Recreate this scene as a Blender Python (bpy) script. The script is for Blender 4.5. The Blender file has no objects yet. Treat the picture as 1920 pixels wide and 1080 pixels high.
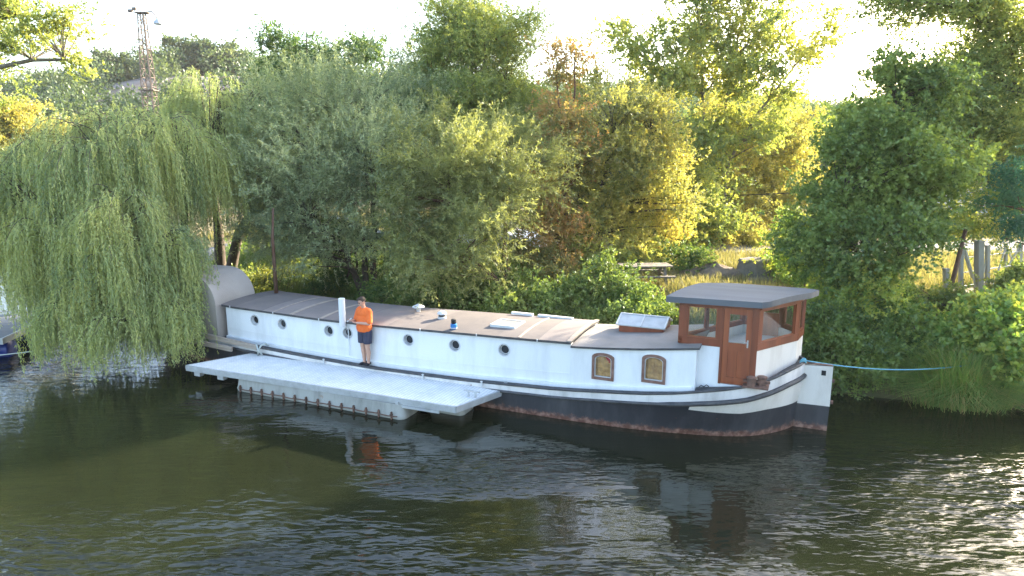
import bpy, bmesh, math, random
import numpy as np
from mathutils import Vector, Matrix

# ------------------------------------------------------------------ camera
SC = bpy.context.scene
COL = SC.collection
PITCH = 11.3
CAMZ = 6.0
FPX = 1300.0
cam_d = bpy.data.cameras.new('camera')
cam = bpy.data.objects.new('camera', cam_d)
COL.objects.link(cam)
cam.location = (0, 0, CAMZ)
cam.rotation_euler = (math.radians(90 - PITCH), 0, 0)
cam_d.sensor_width = 36
cam_d.lens = 36 * FPX / 1920
cam_d.clip_start = 0.1
cam_d.clip_end = 6000
SC.camera = cam

# ------------------------------------------------------------------ light
SUN_EL, SUN_AZ = 21.0, 50.0        # azimuth measured from +Y towards +X
EXPOSURE = 2.55
w = bpy.data.worlds.new('World'); SC.world = w; w.use_nodes = True
nt = w.node_tree
sky = nt.nodes.new('ShaderNodeTexSky'); sky.sky_type = 'NISHITA'; sky.sun_disc = False
sky.sun_elevation = math.radians(SUN_EL); sky.sun_rotation = math.radians(SUN_AZ)
sky.air_density = 1.0; sky.dust_density = 2.5; sky.ozone_density = 1.0
bg = nt.nodes['Background']; bg.inputs[1].default_value = 0.15
nt.links.new(sky.outputs[0], bg.inputs[0])
sd = bpy.data.lights.new('sun', 'SUN'); sd.energy = 4.8; sd.angle = math.radians(0.6); sd.color = (1.0, 0.87, 0.66)
sun = bpy.data.objects.new('sun', sd); COL.objects.link(sun)
_a, _e = math.radians(SUN_AZ), math.radians(SUN_EL)
sdir = Vector((math.sin(_a) * math.cos(_e), math.cos(_a) * math.cos(_e), math.sin(_e)))
sun.rotation_euler = sdir.to_track_quat('Z', 'Y').to_euler()
sun.location = sdir * 60
SC.view_settings.view_transform = 'Standard'
SC.view_settings.look = 'None'
SC.view_settings.exposure = EXPOSURE
SC.view_settings.gamma = 1
SC.render.engine = 'CYCLES'
SC.cycles.use_denoising = True
SC.cycles.denoiser = 'OPENIMAGEDENOISE'
SC.cycles.denoising_prefilter = 'NONE'
SC.cycles.max_bounces = 6
SC.cycles.diffuse_bounces = 2
SC.cycles.glossy_bounces = 3
SC.cycles.transmission_bounces = 3
SC.cycles.transparent_max_bounces = 8
SC.cycles.caustics_reflective = False
SC.cycles.caustics_refractive = False
SC.cycles.sample_clamp_indirect = 6

# ------------------------------------------------------------------ helpers
rng = np.random.default_rng(7)
random.seed(7)
_p = math.radians(PITCH)
CF = np.array([0, math.cos(_p), -math.sin(_p)]); CU = np.array([0, math.sin(_p), math.cos(_p)])
CR = np.array([1.0, 0, 0])

def at(px, py, Y):
    """world point at world depth Y seen in direction px,py of the 1920x1080 photo (used once, to survey positions)"""
    d = CF * FPX + CR * (px - 960) - CU * (py - 540)
    return np.array([0, 0, CAMZ]) + d * (Y / d[1])

def on_z(px, py, z):
    d = CF * FPX + CR * (px - 960) - CU * (py - 540)
    return np.array([0, 0, CAMZ]) + d * ((z - CAMZ) / d[2])

def link(o, parent=None):
    COL.objects.link(o)
    if parent is not None:
        o.parent = parent
    return o

def tag(o, label=None, cat=None, group=None, kind=None):
    if label: o['label'] = label
    if cat: o['category'] = cat
    if group: o['group'] = group
    if kind: o['kind'] = kind
    return o

def empty(name, loc=(0, 0, 0), rz=0.0):
    o = bpy.data.objects.new(name, None)
    o.location = loc; o.rotation_euler = (0, 0, rz); o.empty_display_size = 0.2
    return link(o)

def bm_obj(name, bm, mats, parent=None, smooth=False, autos=None):
    me = bpy.data.meshes.new(name)
    bmesh.ops.recalc_face_normals(bm, faces=bm.faces)
    bm.to_mesh(me); bm.free()
    if not isinstance(mats, (list, tuple)): mats = [mats]
    for m in mats: me.materials.append(m)
    if smooth:
        for p in me.polygons: p.use_smooth = True
    if autos:
        for p in me.polygons: p.use_smooth = True
        try: me.set_sharp_from_angle(angle=math.radians(autos))
        except Exception: pass
    return link(bpy.data.objects.new(name, me), parent)

def np_mesh(name, verts, faces, mat, parent=None, tone=None, smooth=False):
    """verts (N,3), faces (M,k)"""
    me = bpy.data.meshes.new(name)
    verts = np.asarray(verts, dtype=np.float32); faces = np.asarray(faces, dtype=np.int32)
    k = faces.shape[1]
    me.vertices.add(len(verts)); me.vertices.foreach_set('co', verts.ravel())
    me.loops.add(faces.size); me.loops.foreach_set('vertex_index', faces.ravel())
    me.polygons.add(len(faces))
    me.polygons.foreach_set('loop_start', np.arange(0, faces.size, k, dtype=np.int32))
    me.polygons.foreach_set('loop_total', np.full(len(faces), k, dtype=np.int32))
    if smooth: me.polygons.foreach_set('use_smooth', np.ones(len(faces), dtype=bool))
    if tone is not None:
        at_ = me.attributes.new('tone', 'FLOAT', 'POINT'); at_.data.foreach_set('value', np.asarray(tone, dtype=np.float32))
    me.update(calc_edges=True)
    me.materials.append(mat)
    return link(bpy.data.objects.new(name, me), parent)

def box(bm, x0, x1, y0, y1, z0, z1, M=None, mi=0):
    vs = [bm.verts.new((x, y, z)) for z in (z0, z1) for y in (y0, y1) for x in (x0, x1)]
    if M is not None:
        for v in vs: v.co = M @ v.co
    for f in ((0, 2, 3, 1), (4, 5, 7, 6), (0, 1, 5, 4), (2, 6, 7, 3), (0, 4, 6, 2), (1, 3, 7, 5)):
        fc = bm.faces.new([vs[i] for i in f]); fc.material_index = mi
    return vs

def bar(bm, a, b, wdt, h=None, up=(0, 0, 1)):
    """a rectangular bar from a to b"""
    a = Vector(a); b = Vector(b); h = h or wdt
    d = (b - a); L = d.length; d.normalize()
    s = d.cross(Vector(up))
    if s.length < 1e-4: s = d.cross(Vector((1, 0, 0)))
    s.normalize(); t = s.cross(d)
    M = Matrix((( s.x, t.x, d.x, a.x), (s.y, t.y, d.y, a.y), (s.z, t.z, d.z, a.z), (0, 0, 0, 1)))
    box(bm, -wdt / 2, wdt / 2, -h / 2, h / 2, 0, L, M)

def lathe(bm, prof, c=(0, 0, 0), n=20, M=None):
    """prof: (r,z) list"""
    rings = []
    for r, z in prof:
        rings.append([bm.verts.new((c[0] + r * math.cos(2 * math.pi * i / n), c[1] + r * math.sin(2 * math.pi * i / n), c[2] + z)) for i in range(n)])
    for a_, b_ in zip(rings, rings[1:]):
        for i in range(n):
            bm.faces.new((a_[i], a_[(i + 1) % n], b_[(i + 1) % n], b_[i]))
    bm.faces.new(rings[0][::-1]); bm.faces.new(rings[-1])
    if M is not None:
        for r in rings:
            for v in r: v.co = M @ v.co

def tube(bm, pts, rad, n=8):
    pts = [Vector(p) for p in pts]
    if not isinstance(rad, (list, tuple, np.ndarray)): rad = [rad] * len(pts)
    prev = None; rings = []
    for i, p in enumerate(pts):
        d = (pts[min(i + 1, len(pts) - 1)] - pts[max(i - 1, 0)]).normalized()
        s = d.cross(Vector((0, 0, 1)))
        if s.length < 0.05: s = d.cross(Vector((1, 0, 0)))
        s.normalize()
        if prev is not None and s.dot(prev) < 0: s = -s
        prev = s; t = d.cross(s)
        rings.append([bm.verts.new(p + (s * math.cos(2 * math.pi * k / n) + t * math.sin(2 * math.pi * k / n)) * rad[i]) for k in range(n)])
    for a_, b_ in zip(rings, rings[1:]):
        for i in range(n):
            bm.faces.new((a_[i], a_[(i + 1) % n], b_[(i + 1) % n], b_[i]))
    bm.faces.new(rings[0][::-1]); bm.faces.new(rings[-1])

# ------------------------------------------------------------------ materials
def new_mat(name):
    m = bpy.data.materials.new(name); m.use_nodes = True
    return m, m.node_tree, m.node_tree.nodes['Principled BSDF']

def c4(c): return (c[0], c[1], c[2], 1)

def mat(name, c1, c2=None, scale=3.0, rough=0.6, bump=0.0, bscale=None, metallic=0.0, thresh=(0.35, 0.65), stretch=(1, 1, 1), c3=None, detail=6):
    m, t, b = new_mat(name)
    b.inputs['Roughness'].default_value = rough; b.inputs['Metallic'].default_value = metallic
    b.inputs['Base Color'].default_value = c4(c1)
    tc = t.nodes.new('ShaderNodeTexCoord'); mp = t.nodes.new('ShaderNodeMapping')
    mp.inputs['Scale'].default_value = stretch
    t.links.new(tc.outputs['Object'], mp.inputs[0])
    if c2 is not None:
        n = t.nodes.new('ShaderNodeTexNoise'); n.inputs['Scale'].default_value = scale; n.inputs['Detail'].default_value = detail
        n.inputs['Roughness'].default_value = 0.62
        t.links.new(mp.outputs[0], n.inputs['Vector'])
        r = t.nodes.new('ShaderNodeValToRGB'); cr = r.color_ramp
        cr.elements[0].position = thresh[0]; cr.elements[0].color = c4(c1)
        cr.elements[1].position = thresh[1]; cr.elements[1].color = c4(c2)
        if c3 is not None:
            e = cr.elements.new(min(0.98, thresh[1] + 0.12)); e.color = c4(c3)
        t.links.new(n.outputs[0], r.inputs[0]); t.links.new(r.outputs[0], b.inputs['Base Color'])
    if bump:
        n2 = t.nodes.new('ShaderNodeTexNoise'); n2.inputs['Scale'].default_value = bscale or scale * 4; n2.inputs['Detail'].default_value = 8
        t.links.new(mp.outputs[0], n2.inputs['Vector'])
        bp = t.nodes.new('ShaderNodeBump'); bp.inputs['Strength'].default_value = bump; bp.inputs['Distance'].default_value = 0.03
        t.links.new(n2.outputs[0], bp.inputs['Height']); t.links.new(bp.outputs[0], b.inputs['Normal'])
    return m

def leaf_mat(name, cols, trans=0.45, rough=0.5, hue_noise=0.35, tint=None):
    """cols: three base colours along the per-leaf tone; tint: occasional other leaf colour in clumps (autumn)"""
    m = bpy.data.materials.new(name); m.use_nodes = True; t = m.node_tree
    t.nodes.clear()
    out = t.nodes.new('ShaderNodeOutputMaterial')
    a = t.nodes.new('ShaderNodeAttribute'); a.attribute_name = 'tone'
    r = t.nodes.new('ShaderNodeValToRGB'); cr = r.color_ramp
    cr.elements[0].position = 0.0; cr.elements[0].color = c4(cols[0])
    cr.elements[1].position = 1.0; cr.elements[1].color = c4(cols[-1])
    for i, c in enumerate(cols[1:-1]):
        e = cr.elements.new((i + 1) / (len(cols) - 1)); e.color = c4(c)
    t.links.new(a.outputs['Fac'], r.inputs[0])
    d = t.nodes.new('ShaderNodeBsdfDiffuse'); tr = t.nodes.new('ShaderNodeBsdfTranslucent')
    g = t.nodes.new('ShaderNodeBsdfGlossy'); g.inputs['Roughness'].default_value = rough; g.inputs['Color'].default_value = (0.9, 0.95, 1, 1)
    m1 = t.nodes.new('ShaderNodeMixShader'); m1.inputs[0].default_value = trans
    m2 = t.nodes.new('ShaderNodeMixShader'); m2.inputs[0].default_value = 0.035
    # light coming through a leaf is yellower than light off it
    hs = t.nodes.new('ShaderNodeMix'); hs.data_type = 'RGBA'; hs.blend_type = 'MULTIPLY'; hs.inputs[0].default_value = 1.0
    hs.inputs[7].default_value = (1.35, 1.30, 0.72, 1)
    t.links.new(r.outputs[0], hs.inputs[6])
    t.links.new(r.outputs[0], d.inputs[0]); t.links.new(hs.outputs[2], tr.inputs[0])
    t.links.new(d.outputs[0], m1.inputs[1]); t.links.new(tr.outputs[0], m1.inputs[2])
    t.links.new(m1.outputs[0], m2.inputs[1]); t.links.new(g.outputs[0], m2.inputs[2])
    t.links.new(m2.outputs[0], out.inputs[0])
    return m

M = {}
M['bark'] = mat('bark', (0.045, 0.034, 0.026), (0.12, 0.095, 0.07), 9, 0.9, 0.8, 22, stretch=(1, 1, 0.3))
M['bark_red'] = mat('bark_red', (0.10, 0.045, 0.028), (0.16, 0.10, 0.07), 9, 0.9, 0.7, 22, stretch=(1, 1, 0.3))
M['bark_pale'] = mat('bark_pale', (0.13, 0.11, 0.085), (0.24, 0.21, 0.17), 7, 0.9, 0.6, 20, stretch=(1, 1, 0.3))
M['L_weep'] = leaf_mat('weeping_willow_leaf', [(0.219, 0.299, 0.143), (0.383, 0.450, 0.183), (0.602, 0.614, 0.221)], 0.35)
M['L_silver'] = leaf_mat('silver_willow_leaf', [(0.182, 0.237, 0.131), (0.308, 0.371, 0.196), (0.487, 0.519, 0.273)], 0.35)
M['L_sage'] = leaf_mat('sage_leaf', [(0.150, 0.185, 0.080), (0.250, 0.285, 0.105), (0.370, 0.390, 0.130)], 0.4)
M['L_olive'] = leaf_mat('olive_leaf', [(0.165, 0.221, 0.078), (0.270, 0.347, 0.107), (0.425, 0.471, 0.128)], 0.45)
M['L_yellow'] = leaf_mat('yellowing_leaf', [(0.151, 0.212, 0.074), (0.267, 0.329, 0.091), (0.444, 0.444, 0.114)], 0.5)
M['L_autumn'] = leaf_mat('autumn_leaf', [(0.215, 0.237, 0.090), (0.374, 0.300, 0.105), (0.489, 0.272, 0.105)], 0.45)
M['L_gold'] = leaf_mat('golden_leaf', [(0.193, 0.215, 0.088), (0.350, 0.356, 0.104), (0.507, 0.438, 0.121)], 0.5)
M['L_green'] = leaf_mat('green_leaf', [(0.086, 0.139, 0.042), (0.147, 0.222, 0.055), (0.248, 0.323, 0.074)], 0.4)
M['L_bush'] = leaf_mat('bush_leaf', [(0.060, 0.125, 0.034), (0.125, 0.207, 0.046), (0.232, 0.308, 0.061)], 0.45)
M['L_lime'] = leaf_mat('lime_leaf', [(0.123, 0.238, 0.062), (0.248, 0.356, 0.078), (0.454, 0.464, 0.093)], 0.5)
M['L_teal'] = leaf_mat('teal_leaf', [(0.042, 0.122, 0.073), (0.067, 0.184, 0.102), (0.106, 0.245, 0.122)], 0.35)
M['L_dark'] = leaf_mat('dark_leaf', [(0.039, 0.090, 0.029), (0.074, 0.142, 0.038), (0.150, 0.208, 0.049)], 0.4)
M['L_hill'] = leaf_mat('hill_leaf', [(0.046, 0.078, 0.042), (0.074, 0.115, 0.049), (0.119, 0.158, 0.057)], 0.4)
M['grass_dry'] = leaf_mat('dry_grass', [(0.122, 0.144, 0.053), (0.224, 0.210, 0.092), (0.337, 0.298, 0.158)], 0.45)
M['grass_green'] = leaf_mat('green_grass', [(0.070, 0.135, 0.026), (0.112, 0.188, 0.036), (0.238, 0.255, 0.072)], 0.45)
M['sedge'] = leaf_mat('sedge_blade', [(0.133, 0.250, 0.058), (0.211, 0.333, 0.074), (0.486, 0.395, 0.154)], 0.4)

# ground
def ground_mat():
    m, t, b = new_mat('ground_soil_grass'); b.inputs['Roughness'].default_value = 0.95
    tc = t.nodes.new('ShaderNodeTexCoord')
    n1 = t.nodes.new('ShaderNodeTexNoise'); n1.inputs['Scale'].default_value = 0.35; n1.inputs['Detail'].default_value = 8
    n2 = t.nodes.new('ShaderNodeTexNoise'); n2.inputs['Scale'].default_value = 5; n2.inputs['Detail'].default_value = 8
    t.links.new(tc.outputs['Object'], n1.inputs[0]); t.links.new(tc.outputs['Object'], n2.inputs[0])
    r1 = t.nodes.new('ShaderNodeValToRGB'); r1.color_ramp.elements[0].color = (0.07, 0.085, 0.03, 1); r1.color_ramp.elements[1].color = (0.20, 0.165, 0.075, 1)
    r1.color_ramp.elements[0].position = 0.35; r1.color_ramp.elements[1].position = 0.62
    r2 = t.nodes.new('ShaderNodeValToRGB'); r2.color_ramp.elements[0].color = (0.45, 0.42, 0.4, 1); r2.color_ramp.elements[1].color = (1.2, 1.15, 1.1, 1)
    t.links.new(n1.outputs[0], r1.inputs[0]); t.links.new(n2.outputs[0], r2.inputs[0])
    mx = t.nodes.new('ShaderNodeMix'); mx.data_type = 'RGBA'; mx.blend_type = 'MULTIPLY'; mx.inputs[0].default_value = 1
    t.links.new(r1.outputs[0], mx.inputs[6]); t.links.new(r2.outputs[0], mx.inputs[7])
    # bare purplish scree on the hill, kept by a very large noise and height
    sp = t.nodes.new('ShaderNodeSeparateXYZ'); t.links.new(tc.outputs['Object'], sp.inputs[0])
    ma = t.nodes.new('ShaderNodeMapRange'); ma.inputs[1].default_value = 4; ma.inputs[2].default_value = 9
    t.links.new(sp.outputs[2], ma.inputs[0])
    mx2 = t.nodes.new('ShaderNodeMix'); mx2.data_type = 'RGBA'
    t.links.new(ma.outputs[0], mx2.inputs[0]); t.links.new(mx.outputs[2], mx2.inputs[6])
    r3 = t.nodes.new('ShaderNodeValToRGB'); r3.color_ramp.elements[0].color = (0.10, 0.085, 0.07, 1); r3.color_ramp.elements[1].color = (0.25, 0.20, 0.175, 1)
    n3 = t.nodes.new('ShaderNodeTexNoise'); n3.inputs['Scale'].default_value = 0.12; n3.inputs['Detail'].default_value = 9
    t.links.new(tc.outputs['Object'], n3.inputs[0]); t.links.new(n3.outputs[0], r3.inputs[0]); t.links.new(r3.outputs[0], mx2.inputs[7])
    r3.color_ramp.elements[0].position = 0.38; r3.color_ramp.elements[1].position = 0.58
    t.links.new(mx2.outputs[2], b.inputs['Base Color'])
    bp = t.nodes.new('ShaderNodeBump'); bp.inputs['Strength'].default_value = 0.6; bp.inputs['Distance'].default_value = 0.1
    t.links.new(n2.outputs[0], bp.inputs['Height']); t.links.new(bp.outputs[0], b.inputs['Normal'])
    return m
M['ground'] = ground_mat()
M['gravel'] = mat('gravel_road', (0.15, 0.145, 0.14), (0.24, 0.23, 0.21), 2, 0.95, 0.5, 40)

# wind-ruffled patches on the river: centre x, y and radii in metres
SPOTS = [(-5.5, 8.5, 6.5, 3.2), (7.5, 11.5, 4.5, 3.4), (-6.5, 15.6, 2.2, 1.0), (2.0, 8.0, 6, 2.2), (-0.5, 12.2, 3.5, 1.2), (-13, 21, 4, 5)]
def water_mat():
    m, t, b = new_mat('river_water')
    b.inputs['Base Color'].default_value = (0.0105, 0.0130, 0.0062, 1)
    b.inputs['Roughness'].default_value = 0.035; b.inputs['IOR'].default_value = 1.42
    tc = t.nodes.new('ShaderNodeTexCoord')
    def noise(scale, rot, st, det=3, rough=0.5, dist=0.0):
        mp = t.nodes.new('ShaderNodeMapping'); mp.inputs['Rotation'].default_value = (0, 0, math.radians(rot)); mp.inputs['Scale'].default_value = st
        t.links.new(tc.outputs['Object'], mp.inputs[0])
        n = t.nodes.new('ShaderNodeTexNoise'); n.inputs['Scale'].default_value = scale; n.inputs['Detail'].default_value = det
        n.inputs['Roughness'].default_value = rough; n.inputs['Distortion'].default_value = dist
        t.links.new(mp.outputs[0], n.inputs['Vector']); return n
    rip = noise(5.6, 14, (0.5, 1.5, 1), 2.5, 0.5, 0.3)
    rip2 = noise(3.0, -14, (0.6, 1.3, 1), 2, 0.5, 0.2)
    big = noise(0.8, 10, (0.7, 1.3, 1), 2)
    patch = noise(0.35, 25, (0.8, 1.5, 1), 4)
    def spot(cx, cy, rx, ry):
        mp = t.nodes.new('ShaderNodeMapping'); mp.vector_type = 'POINT'
        mp.inputs['Location'].default_value = (-cx / rx, -cy / ry, 0); mp.inputs['Scale'].default_value = (1 / rx, 1 / ry, 0)
        t.links.new(tc.outputs['Object'], mp.inputs[0])
        ln = t.nodes.new('ShaderNodeVectorMath'); ln.operation = 'LENGTH'; t.links.new(mp.outputs[0], ln.inputs[0])
        mr = t.nodes.new('ShaderNodeMapRange'); mr.interpolation_type = 'SMOOTHSTEP'; mr.inputs[1].default_value = 1.0; mr.inputs[2].default_value = 0.25; t.links.new(ln.outputs['Value'], mr.inputs[0]); return mr.outputs[0]
    mask = None
    for sp_ in SPOTS:
        o_ = spot(*sp_)
        if mask is None: mask = o_
        else:
            n_ = t.nodes.new('ShaderNodeMath'); n_.operation = 'MAXIMUM'; t.links.new(mask, n_.inputs[0]); t.links.new(o_, n_.inputs[1]); mask = n_.outputs[0]
    pn = t.nodes.new('ShaderNodeMapRange'); pn.inputs[1].default_value = 0.35; pn.inputs[2].default_value = 0.62; pn.inputs[3].default_value = 0.25; pn.inputs[4].default_value = 1.1
    t.links.new(patch.outputs[0], pn.inputs[0])
    pm = t.nodes.new('ShaderNodeMath'); pm.operation = 'MULTIPLY'; t.links.new(mask, pm.inputs[0]); t.links.new(pn.outputs[0], pm.inputs[1])
    pr_ = t.nodes.new('ShaderNodeMapRange'); pr_.inputs[3].default_value = 0.07; pr_.inputs[4].default_value = 1.0
    t.links.new(pm.outputs[0], pr_.inputs[0])
    def math_(op, a, b_=None, v=None):
        n = t.nodes.new('ShaderNodeMath'); n.operation = op
        t.links.new(a, n.inputs[0])
        if b_ is not None: t.links.new(b_, n.inputs[1])
        if v is not None: n.inputs[1].default_value = v
        return n.outputs[0]
    h1 = math_('MULTIPLY', rip.outputs[0], pr_.outputs[0])
    h1 = math_('MULTIPLY', h1, v=0.050)
    h2 = math_('MULTIPLY', math_('MULTIPLY', rip2.outputs[0], pr_.outputs[0]), v=0.095)
    h3 = math_('MULTIPLY', math_('MULTIPLY', big.outputs[0], math_('ADD', pr_.outputs[0], v=0.35)), v=0.045)
    h = math_('ADD', math_('ADD', h1, h2), h3)
    bp = t.nodes.new('ShaderNodeBump'); bp.inputs['Strength'].default_value = 1.0; bp.inputs['Distance'].default_value = 1.0
    t.links.new(h, bp.inputs['Height']); t.links.new(bp.outputs[0], b.inputs['Normal'])
    return m
M['water'] = water_mat()

M['white_frame'] = mat('white_frame_paint', (0.62, 0.63, 0.63), (0.5, 0.5, 0.5), 6, 0.5)
def streaky(name, base, dirt, rust, amount=0.62, rough=0.6):
    """paint with runs of dirt and rust blotches of their own shape"""
    m, t, b = new_mat(name); b.inputs['Roughness'].default_value = rough
    tc = t.nodes.new('ShaderNodeTexCoord')
    def ns(sc, st, det=6):
        mp = t.nodes.new('ShaderNodeMapping'); mp.inputs['Scale'].default_value = st; t.links.new(tc.outputs['Object'], mp.inputs[0])
        n = t.nodes.new('ShaderNodeTexNoise'); n.inputs['Scale'].default_value = sc; n.inputs['Detail'].default_value = det; n.inputs['Roughness'].default_value = 0.65
        t.links.new(mp.outputs[0], n.inputs[0]); return n
    a = ns(2.2, (1, 1, 0.25)); c = ns(3.5, (1, 1, 1), 8)
    def rmp(p0, p1):
        r = t.nodes.new('ShaderNodeMapRange'); r.inputs[1].default_value = p0; r.inputs[2].default_value = p1; return r
    r1 = rmp(0.45, 0.75); t.links.new(a.outputs[0], r1.inputs[0])
    r2 = rmp(amount, amount + 0.06); t.links.new(c.outputs[0], r2.inputs[0])
    m1 = t.nodes.new('ShaderNodeMix'); m1.data_type = 'RGBA'; m1.inputs[6].default_value = c4(base); m1.inputs[7].default_value = c4(dirt)
    t.links.new(r1.outputs[0], m1.inputs[0])
    m2 = t.nodes.new('ShaderNodeMix'); m2.data_type = 'RGBA'; m2.inputs[7].default_value = c4(rust)
    t.links.new(r2.outputs[0], m2.inputs[0]); t.links.new(m1.outputs[2], m2.inputs[6])
    t.links.new(m2.outputs[2], b.inputs['Base Color'])
    bp = t.nodes.new('ShaderNodeBump'); bp.inputs['Strength'].default_value = 0.25; bp.inputs['Distance'].default_value = 0.02
    t.links.new(c.outputs[0], bp.inputs['Height']); t.links.new(bp.outputs[0], b.inputs['Normal'])
    return m, t, b, m2
M['white'] = streaky('white_paint', (0.78, 0.79, 0.795), (0.64, 0.65, 0.65), (0.50, 0.42, 0.34), 0.80)[0]
M['cream'] = streaky('cream_paint', (0.70, 0.655, 0.60), (0.54, 0.49, 0.43), (0.30, 0.16, 0.09), 0.68)[0]
M['beige'] = mat('beige_canvas', (0.44, 0.385, 0.345), (0.37, 0.32, 0.28), 0.8, 0.7, 0.1, 12)
def hull_mat():
    m, t, b, last = streaky('dark_hull_steel', (0.026, 0.028, 0.034), (0.070, 0.070, 0.074), (0.12, 0.06, 0.04), 0.64, 0.5)
    tc = t.nodes.new('ShaderNodeTexCoord'); sp = t.nodes.new('ShaderNodeSeparateXYZ'); t.links.new(tc.outputs['Object'], sp.inputs[0])
    n = t.nodes.new('ShaderNodeTexNoise'); n.inputs['Scale'].default_value = 7; n.inputs['Detail'].default_value = 9; n.inputs['Roughness'].default_value = 0.8
    t.links.new(tc.outputs['Object'], n.inputs[0])
    ad = t.nodes.new('ShaderNodeMath'); ad.operation = 'MULTIPLY_ADD'; ad.inputs[1].default_value = -0.42; t.links.new(n.outputs[0], ad.inputs[0]); t.links.new(sp.outputs[2], ad.inputs[2])
    r = t.nodes.new('ShaderNodeMapRange'); r.inputs[1].default_value = -0.06; r.inputs[2].default_value = -0.15; t.links.new(ad.outputs[0], r.inputs[0])
    rc = t.nodes.new('ShaderNodeValToRGB'); e = rc.color_ramp
    e.elements[0].position = 0.42; e.elements[0].color = (0.11, 0.045, 0.030, 1); e.elements[1].position = 0.66; e.elements[1].color = (0.30, 0.175, 0.135, 1)
    n4 = t.nodes.new('ShaderNodeTexNoise'); n4.inputs['Scale'].default_value = 9; n4.inputs['Detail'].default_value = 6
    t.links.new(tc.outputs['Object'], n4.inputs[0]); t.links.new(n4.outputs[0], rc.inputs[0])
    mx = t.nodes.new('ShaderNodeMix'); mx.data_type = 'RGBA'; t.links.new(r.outputs[0], mx.inputs[0]); t.links.new(last.outputs[2], mx.inputs[6]); t.links.new(rc.outputs[0], mx.inputs[7])
    t.links.new(mx.outputs[2], b.inputs['Base Color'])
    return m
M['hull'] = hull_mat()
M['black'] = mat('black_rubber_paint', (0.030, 0.031, 0.036), (0.075, 0.073, 0.075), 5, 0.6, 0.2, 20)
M['rail_white'] = streaky('rail_white', (0.70, 0.67, 0.65), (0.42, 0.40, 0.38), (0.24, 0.11, 0.06), 0.66)[0]
def roof_mat():
    m, t, b = new_mat('roof_felt'); b.inputs['Roughness'].default_value = 0.82
    tc = t.nodes.new('ShaderNodeTexCoord')
    sp = t.nodes.new('ShaderNodeSeparateXYZ'); t.links.new(tc.outputs['Object'], sp.inputs[0])
    # sheets laid across the boat: tone changes sheet by sheet
    dv = t.nodes.new('ShaderNodeMath'); dv.operation = 'DIVIDE'; dv.inputs[1].default_value = 1.02; t.links.new(sp.outputs[0], dv.inputs[0])
    fl = t.nodes.new('ShaderNodeMath'); fl.operation = 'FLOOR'; t.links.new(dv.outputs[0], fl.inputs[0])
    wn = t.nodes.new('ShaderNodeTexWhiteNoise'); wn.noise_dimensions = '1D'; t.links.new(fl.outputs[0], wn.inputs['W'])
    rc = t.nodes.new('ShaderNodeValToRGB'); rc.color_ramp.elements[0].color = (0.130, 0.116, 0.112, 1); rc.color_ramp.elements[1].color = (0.255, 0.222, 0.210, 1)
    t.links.new(wn.outputs[0], rc.inputs[0])
    fr = t.nodes.new('ShaderNodeMath'); fr.operation = 'FRACT'; t.links.new(dv.outputs[0], fr.inputs[0])
    ls = t.nodes.new('ShaderNodeMath'); ls.operation = 'LESS_THAN'; ls.inputs[1].default_value = 0.025; t.links.new(fr.outputs[0], ls.inputs[0])
    mx0 = t.nodes.new('ShaderNodeMix'); mx0.data_type = 'RGBA'; mx0.inputs[7].default_value = (0.13, 0.12, 0.12, 1)
    t.links.new(ls.outputs[0], mx0.inputs[0]); t.links.new(rc.outputs[0], mx0.inputs[6])
    n = t.nodes.new('ShaderNodeTexNoise'); n.inputs['Scale'].default_value = 1.3; n.inputs['Detail'].default_value = 9; n.inputs['Roughness'].default_value = 0.7
    t.links.new(tc.outputs['Object'], n.inputs[0])
    r2 = t.nodes.new('ShaderNodeValToRGB'); r2.color_ramp.elements[0].position = 0.3; r2.color_ramp.elements[0].color = (0.8, 0.8, 0.8, 1); r2.color_ramp.elements[1].position = 0.75; r2.color_ramp.elements[1].color = (1.2, 1.15, 1.1, 1)
    t.links.new(n.outputs[0], r2.inputs[0])
    mx = t.nodes.new('ShaderNodeMix'); mx.data_type = 'RGBA'; mx.blend_type = 'MULTIPLY'; mx.inputs[0].default_value = 1
    t.links.new(mx0.outputs[2], mx.inputs[6]); t.links.new(r2.outputs[0], mx.inputs[7]); t.links.new(mx.outputs[2], b.inputs['Base Color'])
    n2 = t.nodes.new('ShaderNodeTexNoise'); n2.inputs['Scale'].default_value = 60; t.links.new(tc.outputs['Object'], n2.inputs[0])
    bp = t.nodes.new('ShaderNodeBump'); bp.inputs['Strength'].default_value = 0.2; bp.inputs['Distance'].default_value = 0.01
    t.links.new(n2.outputs[0], bp.inputs['Height']); t.links.new(bp.outputs[0], b.inputs['Normal'])
    return m
M['roof'] = roof_mat()
M['roof2'] = mat('roof_felt_pale', (0.29, 0.26, 0.235), (0.22, 0.20, 0.185), 1.4, 0.85, 0.2, 50)
M['roofgrey'] = mat('wheelhouse_roof_grey', (0.115, 0.125, 0.14), (0.085, 0.092, 0.105), 1.5, 0.6, 0.12, 30, stretch=(0.3, 3, 1))
M['wood'] = mat('varnished_mahogany', (0.25, 0.068, 0.030), (0.12, 0.034, 0.017), 4, 0.35, 0.1, 30, stretch=(1, 1, 0.12), thresh=(0.3, 0.7))
M['wood_door'] = mat('varnished_door_wood', (0.33, 0.098, 0.040), (0.20, 0.055, 0.026), 4, 0.35, 0.1, 30, stretch=(2, 2, 0.12), thresh=(0.3, 0.7))
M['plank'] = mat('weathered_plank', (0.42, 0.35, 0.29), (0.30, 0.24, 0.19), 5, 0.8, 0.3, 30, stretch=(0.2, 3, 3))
M['alu'] = mat('galvanised_metal', (0.52, 0.54, 0.55), (0.40, 0.41, 0.41), 5, 0.45, 0.1, 30, metallic=0.35)
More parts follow.
